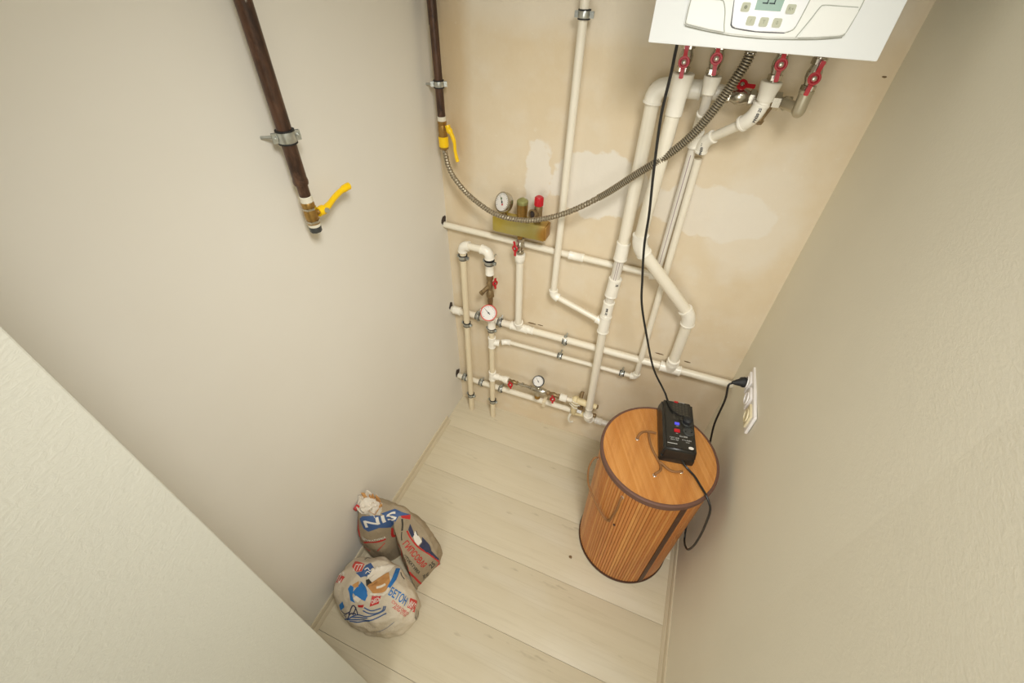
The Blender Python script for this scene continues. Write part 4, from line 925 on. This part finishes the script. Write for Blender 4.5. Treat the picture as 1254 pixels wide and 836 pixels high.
#DECALS
def textd(T, bv, s_, P, n, r_, W, H, mat, lift):
    bm = text_bm(s_, 1, True); xs = [v.co.x for v in bm.verts]; ys_ = [v.co.y for v in bm.verts]
    cx, cy = (min(xs)+max(xs))/2, (min(ys_)+max(ys_))/2; sx, sy = W/(max(xs)-min(xs)), H/(max(ys_)-min(ys_))
    for v in bm.verts: v.co = V(((v.co.x-cx)*sx, (v.co.y-cy)*sy, 0))
    decal('lettering', T, bv, bm, P, n, V(n).cross(V(r_)), mat, lift)
decal('print', S1T, B1, poly([(-0.0967, 0.0132), (-0.0832, 0.0222), (-0.0368, 0.0196), (0.0062, 0.0125), (-0.0098, 0.0229), (0.0446, 0.0315), (0.0996, 0.0024), (0.1036, -0.0002), (0.0586, 0.0031), (0.0396, -0.0226), (0.0177, -0.0435), (-0.0227, -0.0319), (-0.0674, -0.0422), (-0.0860, -0.0273)]), (0.1427, -0.9069, 0.2952), (0.329, -0.515, 0.792), (-0.426, 0.667, 0.611), 'p_blue', 0.0012)
textd(S1T, B1, 'NIS', (0.1313, -0.9158, 0.2946), (0.279, -0.689, 0.669), (0.823, 0.530, 0.202), 0.1307, 0.0310, 'p_white', 0.0022)
decal('print', S1T, B1, poly([(-0.0157, 0.0139), (0.0200, -0.0001), (0.0126, -0.0201), (-0.0166, 0.0050)]), (0.2144, -0.8621, 0.2875), (0.642, -0.505, 0.576), (-0.453, 0.356, 0.817), 'p_red', 0.0016)
decal('print', S1T, B1, ribbon([(-0.0527, 0.0508), (-0.0419, -0.0376), (-0.0063, -0.0245), (0.0210, -0.0251), (0.0609, -0.0230)], 0.0090), (0.1002, -0.9716, 0.2185), (0.348, -0.919, 0.183), (-0.065, 0.171, 0.983), 'p_red', 0.0012)
textd(S1T, B1, 'ШТУКАТУРКА', (0.1152, -0.9676, 0.2068), (0.388, -0.902, 0.189), (0.920, 0.392, -0.019), 0.0936, 0.0120, 'p_white', 0.0020)
decal('print', S1T, B1, ribbon([(-0.0513, -0.0112), (-0.0283, -0.0091), (0.0000, 0.0000)], 0.0050), (0.0871, -0.9814, 0.1091), (0.132, -0.980, 0.151), (-0.020, 0.150, 0.989), 'p_rose', 0.0012)
decal('print', S1T, B1, ribbon([(-0.0205, -0.0259), (-0.0002, -0.0009), (0.0182, 0.0142)], 0.0040), (0.1409, -0.9651, 0.1624), (0.586, -0.782, 0.214), (-0.128, 0.171, 0.977), 'p_rose', 0.0012)
decal('print', S1T, B1, ribbon([(-0.0507, -0.0512), (-0.0438, -0.0698), (-0.0332, -0.1041)], 0.0030), (0.0723, -0.9660, 0.2270), (-0.241, -0.925, 0.293), (0.074, 0.284, 0.956), 'p_rose', 0.0012)
decal('print', S1T, B1, ribbon([(-0.0331, 0.0794), (-0.0283, 0.0174), (0.0161, 0.0186), (0.0219, -0.0261), (0.0073, -0.1398)], 0.0060), (0.2017, -0.9335, 0.1563), (0.081, -0.983, 0.165), (-0.014, 0.165, 0.986), 'p_red', 0.0014)
decal('print', S1T, B1, ribbon([(-0.0272, 0.1080), (-0.0118, 0.0340), (0.0117, -0.0634), (0.0293, -0.0827)], 0.0070), (0.2974, -0.9832, 0.0528), (0.819, -0.505, 0.271), (-0.231, 0.143, 0.962), 'p_red', 0.0014)
decal('print', S1T, B1, ribbon([(-0.0892, -0.0215), (-0.0431, -0.0166), (0.0000, 0.0000), (0.0007, 0.0186)], 0.0060), (0.3495, -0.8854, 0.0102), (0.950, -0.199, 0.241), (-0.236, 0.049, 0.970), 'p_red', 0.0014)
decal('print', S1T, B1, ribbon([(0.0373, -0.1443), (0.0141, -0.0628), (-0.0093, 0.0044), (-0.0169, 0.0590), (-0.0154, 0.1019)], 0.0060), (0.2867, -0.8983, 0.1504), (0.820, -0.328, 0.469), (-0.436, 0.174, 0.883), 'p_red', 0.0014)
textd(S1T, B1, 'ГИПСОВАЯ', (0.2800, -0.9328, 0.1356), (0.715, -0.446, 0.538), (0.554, -0.108, -0.826), 0.1614, 0.0259, 'p_red', 0.0014)
textd(S1T, B1, 'ШТУКАТУРКА', (0.2753, -0.9619, 0.1099), (0.689, -0.567, 0.450), (0.502, -0.074, -0.862), 0.1267, 0.0123, 'p_dark', 0.0014)
textd(S1T, B1, '25', (0.3328, -0.9124, 0.0366), (0.841, -0.393, 0.372), (0.380, 0.918, 0.112), 0.0233, 0.0302, 'p_dark', 0.0014)
textd(S1T, B1, '30 кг', (0.3230, -0.9529, 0.0169), (0.893, -0.308, 0.328), (0.392, 0.891, -0.230), 0.0286, 0.0213, 'p_dark', 0.0014)
decal('print', S1T, B1, ribbon([(0.0078, 0.0252), (0.0008, -0.0026), (-0.0085, -0.0239)], 0.0070), (0.2106, -0.8888, 0.2659), (0.719, -0.516, 0.466), (-0.379, 0.272, 0.885), 'p_dark', 0.0014)
decal('print', S1T, B1, ribbon([(0.0061, 0.0170), (-0.0008, 0.0004), (-0.0054, -0.0181)], 0.0040), (0.2185, -0.9155, 0.2272), (0.683, -0.521, 0.512), (-0.407, 0.311, 0.859), 'p_dark', 0.0014)
decal('print', S1T, B1, poly([(-0.0085, 0.0164), (0.0071, 0.0352), (0.0067, -0.0016), (0.0033, -0.0259), (-0.0087, -0.0238)]), (0.2435, -0.8831, 0.2231), (0.733, -0.439, 0.519), (-0.446, 0.267, 0.855), 'p_navy', 0.0014)
decal('print', S1T, B1, poly([(-0.0106, 0.0176), (0.0051, 0.0382), (0.0123, -0.0042), (0.0132, -0.0219), (-0.0068, -0.0296), (-0.0125, -0.0045)]), (0.2685, -0.8894, 0.1860), (0.706, -0.450, 0.546), (-0.461, 0.294, 0.838), 'p_white', 0.0014)
decal('print', S1T, B1, poly([(0.0005, 0.0706), (0.0123, 0.0123), (0.0090, -0.0256), (0.0254, -0.1063), (0.0116, -0.0777), (-0.0127, -0.0070), (-0.0258, 0.0393), (-0.0101, 0.0468)]), (0.3095, -0.8865, 0.1220), (0.805, -0.367, 0.466), (-0.424, 0.194, 0.885), 'p_navy', 0.0014)
decal('print', S1T, B1, ribbon([(0.0002, 0.0131), (-0.0008, -0.0020), (0.0006, -0.0106)], 0.0030), (0.2616, -0.8750, 0.2042), (0.671, -0.452, 0.587), (-0.487, 0.328, 0.809), 'p_dark', 0.0020)
decal('print', S2T, B2, poly([(0.0134, -0.0271), (-0.0060, -0.0471), (-0.0237, 0.0061), (-0.0002, 0.0293), (0.0143, 0.0096)]), (0.1225, -1.0766, 0.2081), (-0.446, 0.154, 0.882), (0.834, -0.287, 0.472), 'p_rose', 0.0014)
textd(S2T, B2, 'ГП', (0.1226, -1.0775, 0.2082), (-0.345, 0.096, 0.934), (0.908, 0.288, 0.306), 0.0301, 0.0269, 'p_white', 0.0024)
decal('print', S2T, B2, poly([(-0.0119, -0.0075), (-0.0150, 0.0196), (-0.0042, 0.0359), (0.0209, 0.0262), (0.0242, -0.0052), (-0.0018, -0.0271), (-0.0335, -0.0172)]), (0.1612, -1.0782, 0.2167), (-0.026, 0.270, 0.963), (0.007, 0.963, -0.270), 'p_blue', 0.0012)
decal('print', S2T, B2, ribbon([(-0.0114, -0.0089), (-0.0058, 0.0018), (0.0072, -0.0021), (0.0100, 0.0094)], 0.0030), (0.1654, -1.0685, 0.2113), (0.333, 0.275, 0.902), (-0.095, 0.961, -0.258), 'p_white', 0.0022)
decal('print', S2T, B2, ribbon([(-0.0034, 0.0091), (0.0053, 0.0013), (-0.0022, -0.0102)], 0.0030), (0.1708, -1.0806, 0.2122), (0.445, 0.258, 0.858), (-0.742, -0.430, 0.514), 'p_white', 0.0022)
decal('print', S2T, B2, poly([(0.0018, -0.0385), (-0.0254, -0.0214), (-0.0021, 0.0495), (0.0171, 0.0379), (0.0130, -0.0144)]), (0.0564, -1.1340, 0.1595), (-0.547, -0.157, 0.822), (0.790, 0.228, 0.569), 'p_rose', 0.0014)
textd(S2T, B2, 'ГИПС', (0.0585, -1.1330, 0.1621), (-0.672, -0.008, 0.740), (0.714, 0.258, 0.651), 0.0706, 0.0412, 'p_white', 0.0024)
decal('print', S2T, B2, poly([(-0.0392, 0.0080), (-0.0004, 0.0602), (0.0335, 0.0195), (0.0333, -0.0113), (-0.0048, -0.0330), (-0.0377, -0.0212)]), (0.2394, -1.0998, 0.2198), (0.093, 0.146, 0.985), (-0.014, 0.989, -0.145), 'ochre', 0.0014)
decal('print', S2T, B2, poly([(-0.0138, 0.0020), (-0.0081, 0.0127), (0.0191, 0.0003), (0.0021, -0.0140)]), (0.1957, -1.1082, 0.2169), (0.011, 0.377, 0.926), (-0.004, 0.926, -0.377), 'p_dark', 0.0022)  # shade inside the torn hole, coloured flat onto the sack top
decal('print', S2T, B2, poly([(0.0243, 0.0405), (0.0179, 0.0105), (-0.0040, -0.0213), (-0.0188, -0.0703), (-0.0219, -0.0255), (-0.0026, 0.0154), (0.0037, 0.0460)]), (0.2143, -1.0627, 0.1954), (0.031, 0.441, 0.897), (-0.063, -0.895, 0.442), 'paper_white', 0.0034)
decal('print', S2T, B2, ribbon([(-0.0305, -0.0215), (-0.0031, -0.0089), (0.0155, 0.0066), (0.0181, 0.0243)], 0.0060), (0.2569, -1.1181, 0.2160), (0.177, -0.059, 0.982), (0.011, 0.998, 0.058), 'paper_white', 0.0036)
decal('print', S2T, B2, ribbon([(-0.0121, -0.0107), (0.0007, -0.0011), (0.0108, 0.0127)], 0.0080), (0.2469, -1.1017, 0.2191), (0.133, 0.080, 0.988), (-0.011, 0.997, -0.079), 'paper_white', 0.0026)
decal('print', S2T, B2, poly([(-0.0232, 0.0361), (0.0049, 0.0032), (0.0394, -0.0319), (0.0365, -0.0536), (-0.0079, -0.0086), (-0.0296, 0.0270)]), (0.2681, -1.0570, 0.1999), (0.324, 0.490, 0.809), (-0.446, -0.675, 0.588), 'p_sky', 0.0028)
decal('print', S2T, B2, poly([(-0.0345, -0.0111), (-0.0204, 0.0301), (0.0063, 0.0194), (0.0274, -0.0002), (0.0275, -0.0183), (-0.0114, -0.0193)]), (0.1929, -1.1464, 0.2164), (-0.064, -0.194, 0.979), (-0.013, 0.981, 0.194), 'p_sky', 0.0014)
decal('print', S2T, B2, poly([(-0.0154, -0.0040), (-0.0099, 0.0073), (0.0148, 0.0047), (0.0089, -0.0086)]), (0.1892, -1.1688, 0.2115), (-0.100, -0.374, 0.922), (-0.040, 0.927, 0.372), 'paper_white', 0.0024)
decal('print', S2T, B2, poly([(-0.0236, -0.0036), (-0.0261, 0.0119), (-0.0126, 0.0171), (0.0104, -0.0006), (0.0361, -0.0065), (0.0170, -0.0151)]), (0.1564, -1.1600, 0.2057), (-0.199, -0.440, 0.876), (0.360, 0.798, 0.483), 'p_sky', 0.0014)
decal('print', S2T, B2, poly([(-0.0134, -0.0097), (-0.0044, 0.0190), (0.0137, 0.0092), (0.0033, -0.0201)]), (0.1311, -1.2018, 0.1610), (-0.310, -0.806, 0.504), (0.181, 0.470, 0.864), 'p_sky', 0.0014)
decal('print', S2T, B2, poly([(-0.0144, -0.0047), (0.0032, 0.0155), (0.0127, -0.0008), (-0.0024, -0.0101)]), (0.1577, -1.1331, 0.2153), (-0.084, -0.272, 0.958), (-0.024, 0.962, 0.271), 'ochre', 0.0014)
decal('print', S2T, B2, poly([(-0.0101, 0.0176), (0.0217, 0.0098), (0.0100, -0.0131), (-0.0220, -0.0146)]), (0.2523, -1.1475, 0.2096), (0.279, -0.364, 0.889), (-0.541, 0.705, 0.458), 'p_red', 0.0016)
textd(S2T, B2, 'СМЕСЬ', (0.2529, -1.1469, 0.2096), (0.331, -0.361, 0.872), (0.702, 0.712, 0.028), 0.0307, 0.0142, 'p_white', 0.0026)
decal('print', S2T, B2, poly([(-0.0131, -0.0006), (0.0101, 0.0073), (0.0095, -0.0023), (-0.0092, -0.0088)]), (0.2117, -1.1813, 0.2023), (0.087, -0.732, 0.675), (-0.080, 0.671, 0.737), 'p_red', 0.0014)
decal('print', S2T, B2, ribbon([(-0.0974, -0.0555), (-0.0449, -0.0138), (0.0068, -0.0103), (0.0506, 0.0056), (0.0580, 0.0247)], 0.0042), (0.2442, -1.1892, 0.1867), (0.208, -0.705, 0.678), (-0.192, 0.650, 0.735), 'p_blue', 0.0014)
decal('print', S2T, B2, ribbon([(-0.0819, -0.0182), (-0.0258, -0.0078), (0.0283, -0.0031), (0.0734, 0.0176)], 0.0042), (0.2395, -1.2044, 0.1716), (0.224, -0.671, 0.707), (-0.224, 0.671, 0.707), 'p_blue', 0.0014)
decal('print', S2T, B2, ribbon([(-0.0442, 0.0057), (-0.0096, -0.0115), (0.0221, -0.0073), (0.0306, 0.0095)], 0.0042), (0.2641, -1.1702, 0.1892), (0.369, -0.627, 0.686), (-0.348, 0.591, 0.727), 'p_blue', 0.0014)
decal('print', S2T, B2, ribbon([(-0.0284, 0.0090), (-0.0023, -0.0065), (0.0294, -0.0066)], 0.0042), (0.2532, -1.1720, 0.1961), (0.426, -0.605, 0.673), (-0.387, 0.550, 0.740), 'p_blue', 0.0014)
decal('print', S2T, B2, ribbon([(-0.0337, -0.0086), (0.0014, 0.0010), (0.0314, 0.0062)], 0.0042), (0.2166, -1.2096, 0.1696), (0.118, -0.710, 0.694), (-0.114, 0.685, 0.720), 'p_blue', 0.0014)
decal('print', S2T, B2, ribbon([(-0.0227, -0.0175), (0.0008, -0.0036), (0.0128, 0.0017)], 0.0042), (0.1690, -1.2253, 0.1556), (-0.300, -0.832, 0.467), (0.158, 0.440, 0.884), 'p_blue', 0.0014)
decal('print', S2T, B2, ribbon([(-0.0400, -0.0089), (0.0002, -0.0019), (0.0377, 0.0068)], 0.0042), (0.2217, -1.2178, 0.1596), (0.213, -0.789, 0.577), (-0.150, 0.557, 0.817), 'p_blue', 0.0014)
decal('print', S2T, B2, ribbon([(-0.0136, -0.0212), (-0.0108, 0.0028), (-0.0045, 0.0185), (0.0090, 0.0103), (0.0210, -0.0084)], 0.0042), (0.1876, -1.2005, 0.1806), (0.056, -0.730, 0.681), (-0.052, 0.679, 0.732), 'p_navy', 0.0016)
decal('print', S2T, B2, ribbon([(-0.0104, -0.0184), (-0.0056, 0.0047), (0.0160, 0.0139)], 0.0042), (0.1857, -1.2149, 0.1661), (0.018, -0.750, 0.661), (-0.016, 0.661, 0.751), 'p_navy', 0.0016)
decal('print', S2T, B2, ribbon([(-0.0032, -0.0172), (0.0011, 0.0019), (0.0021, 0.0152)], 0.0042), (0.1926, -1.1996, 0.1816), (0.025, -0.729, 0.684), (-0.023, 0.684, 0.729), 'p_navy', 0.0016)
decal('print', S2T, B2, ribbon([(-0.0195, -0.0110), (0.0004, -0.0086), (0.0183, 0.0182)], 0.0042), (0.1538, -1.2128, 0.1566), (-0.235, -0.789, 0.567), (0.162, 0.544, 0.823), 'p_navy', 0.0016)
decal('print', S2T, B2, ribbon([(-0.0075, 0.0517), (-0.0228, 0.0256)], 0.0042), (0.1705, -1.2291, 0.1478), (0.675, 0.675, 0.297), (-0.210, -0.210, 0.955), 'p_navy', 0.0016)
textd(S2T, B2, 'БЕТОН', (0.3172, -1.0998, 0.1939), (0.462, 0.146, 0.875), (0.885, -0.009, -0.466), 0.0749, 0.0306, 'p_sky', 0.0014)
decal('print', S2T, B2, poly([(0.0199, 0.0125), (0.0207, -0.0288), (-0.0159, -0.0330), (-0.0134, 0.0186)]), (0.3663, -1.0967, 0.1492), (0.816, 0.257, 0.518), (-0.494, -0.156, 0.855), 'p_rose', 0.0014)
textd(S2T, B2, 'МКС', (0.3672, -1.0972, 0.1486), (0.761, 0.333, 0.557), (0.566, 0.078, -0.821), 0.0427, 0.0237, 'p_white', 0.0024)
textd(S2T, B2, 'СУХАЯ СМЕСЬ', (0.3434, -1.1277, 0.1744), (0.711, -0.320, 0.626), (0.661, 0.001, -0.750), 0.0873, 0.0092, 'p_rose', 0.0014)
textd(S2T, B2, 'ДЛЯ СТЕН', (0.3451, -1.1381, 0.1672), (0.785, -0.353, 0.509), (0.555, 0.038, -0.831), 0.0694, 0.0093, 'p_rose', 0.0014)
decal('print', S2T, B2, ribbon([(0.0156, 0.0042), (-0.0024, -0.0006), (-0.0108, -0.0140)], 0.0022), (0.3821, -1.1101, 0.1041), (0.960, 0.055, 0.273), (-0.273, -0.016, 0.962), 'p_dark', 0.0014)
decal('print', S2T, B2, ribbon([(0.0167, 0.0017), (-0.0027, -0.0006), (-0.0116, -0.0108)], 0.0022), (0.3846, -1.1093, 0.0932), (0.962, 0.099, 0.254), (-0.253, -0.026, 0.967), 'p_dark', 0.0014)
decal('print', S2T, B2, ribbon([(0.0195, -0.0069), (-0.0031, 0.0003), (-0.0140, -0.0012)], 0.0022), (0.3872, -1.1086, 0.0827), (0.934, 0.305, 0.189), (-0.179, -0.058, 0.982), 'p_dark', 0.0014)
decal('print', S2T, B2, ribbon([(0.0202, -0.0128), (0.0001, -0.0175), (-0.0097, -0.0219)], 0.0022), (0.3857, -1.1122, 0.0897), (0.951, 0.140, 0.277), (-0.274, -0.040, 0.961), 'p_dark', 0.0014)
decal('print', S2T, B2, ribbon([(0.0211, -0.0216), (0.0001, -0.0248), (-0.0097, -0.0281)], 0.0022), (0.3866, -1.1122, 0.0870), (0.951, 0.140, 0.277), (-0.274, -0.040, 0.961), 'p_dark', 0.0014)
decal('print', S2T, B2, ribbon([(0.0163, -0.0022), (0.0001, 0.0026), (-0.0167, 0.0006)], 0.0040), (0.2820, -1.0278, 0.1646), (0.355, 0.652, 0.670), (-0.321, -0.588, 0.742), 'p_dark', 0.0014)
decal('print', S2T, B2, ribbon([(-0.0479, -0.0377), (0.0032, -0.0073), (0.0389, 0.0234)], 0.0016), (0.3036, -1.1943, 0.1202), (0.412, -0.886, 0.215), (-0.091, 0.195, 0.977), 'p_blue', 0.0012)
decal('print', S2T, B2, ribbon([(0.0041, 0.0136), (0.0043, -0.0070), (-0.0077, -0.0082)], 0.0030), (0.1200, -1.0271, 0.1673), (-0.018, 0.536, 0.844), (0.029, -0.844, 0.536), 'p_dark', 0.0012)
flap(S2T, [(0.1858, -1.1017, 0.2146), (0.1971, -1.0725, 0.2005), (0.2226, -1.0455, 0.1919), (0.2387, -1.0082, 0.1647)], (0.086, 0.484, 0.871), (-0.948, 0.309, -0.073), 0.0200, 1, 'paper_white')
flap(S2T, [(0.2251, -1.1375, 0.2190), (0.2459, -1.1294, 0.2168), (0.2714, -1.1100, 0.2149), (0.2753, -1.0889, 0.2122)], (0.176, -0.018, 0.984), (0.704, -0.556, -0.443), 0.0120, 2, 'paper_white')
flap(S2T, [(0.2696, -1.0965, 0.2152), (0.2644, -1.0657, 0.2054), (0.2536, -1.0325, 0.1859), (0.2475, -1.0081, 0.1623)], (0.248, 0.524, 0.814), (0.822, 0.119, -0.557), 0.0120, 3, 'p_sky')
flap(S2T, [(0.1723, -1.1165, 0.2189), (0.1925, -1.1235, 0.2187), (0.2128, -1.1377, 0.2188)], (-0.018, -0.032, 0.999), (-0.994, -0.045, -0.099), 0.0140, 4, 'p_sky')
flap(S2T, [(0.1984, -1.1211, 0.2190), (0.2084, -1.1107, 0.2190), (0.2126, -1.0922, 0.2074)], (-0.063, 0.433, 0.899), (0.997, -0.077, 0.006), 0.0160, 5, 'ochre')
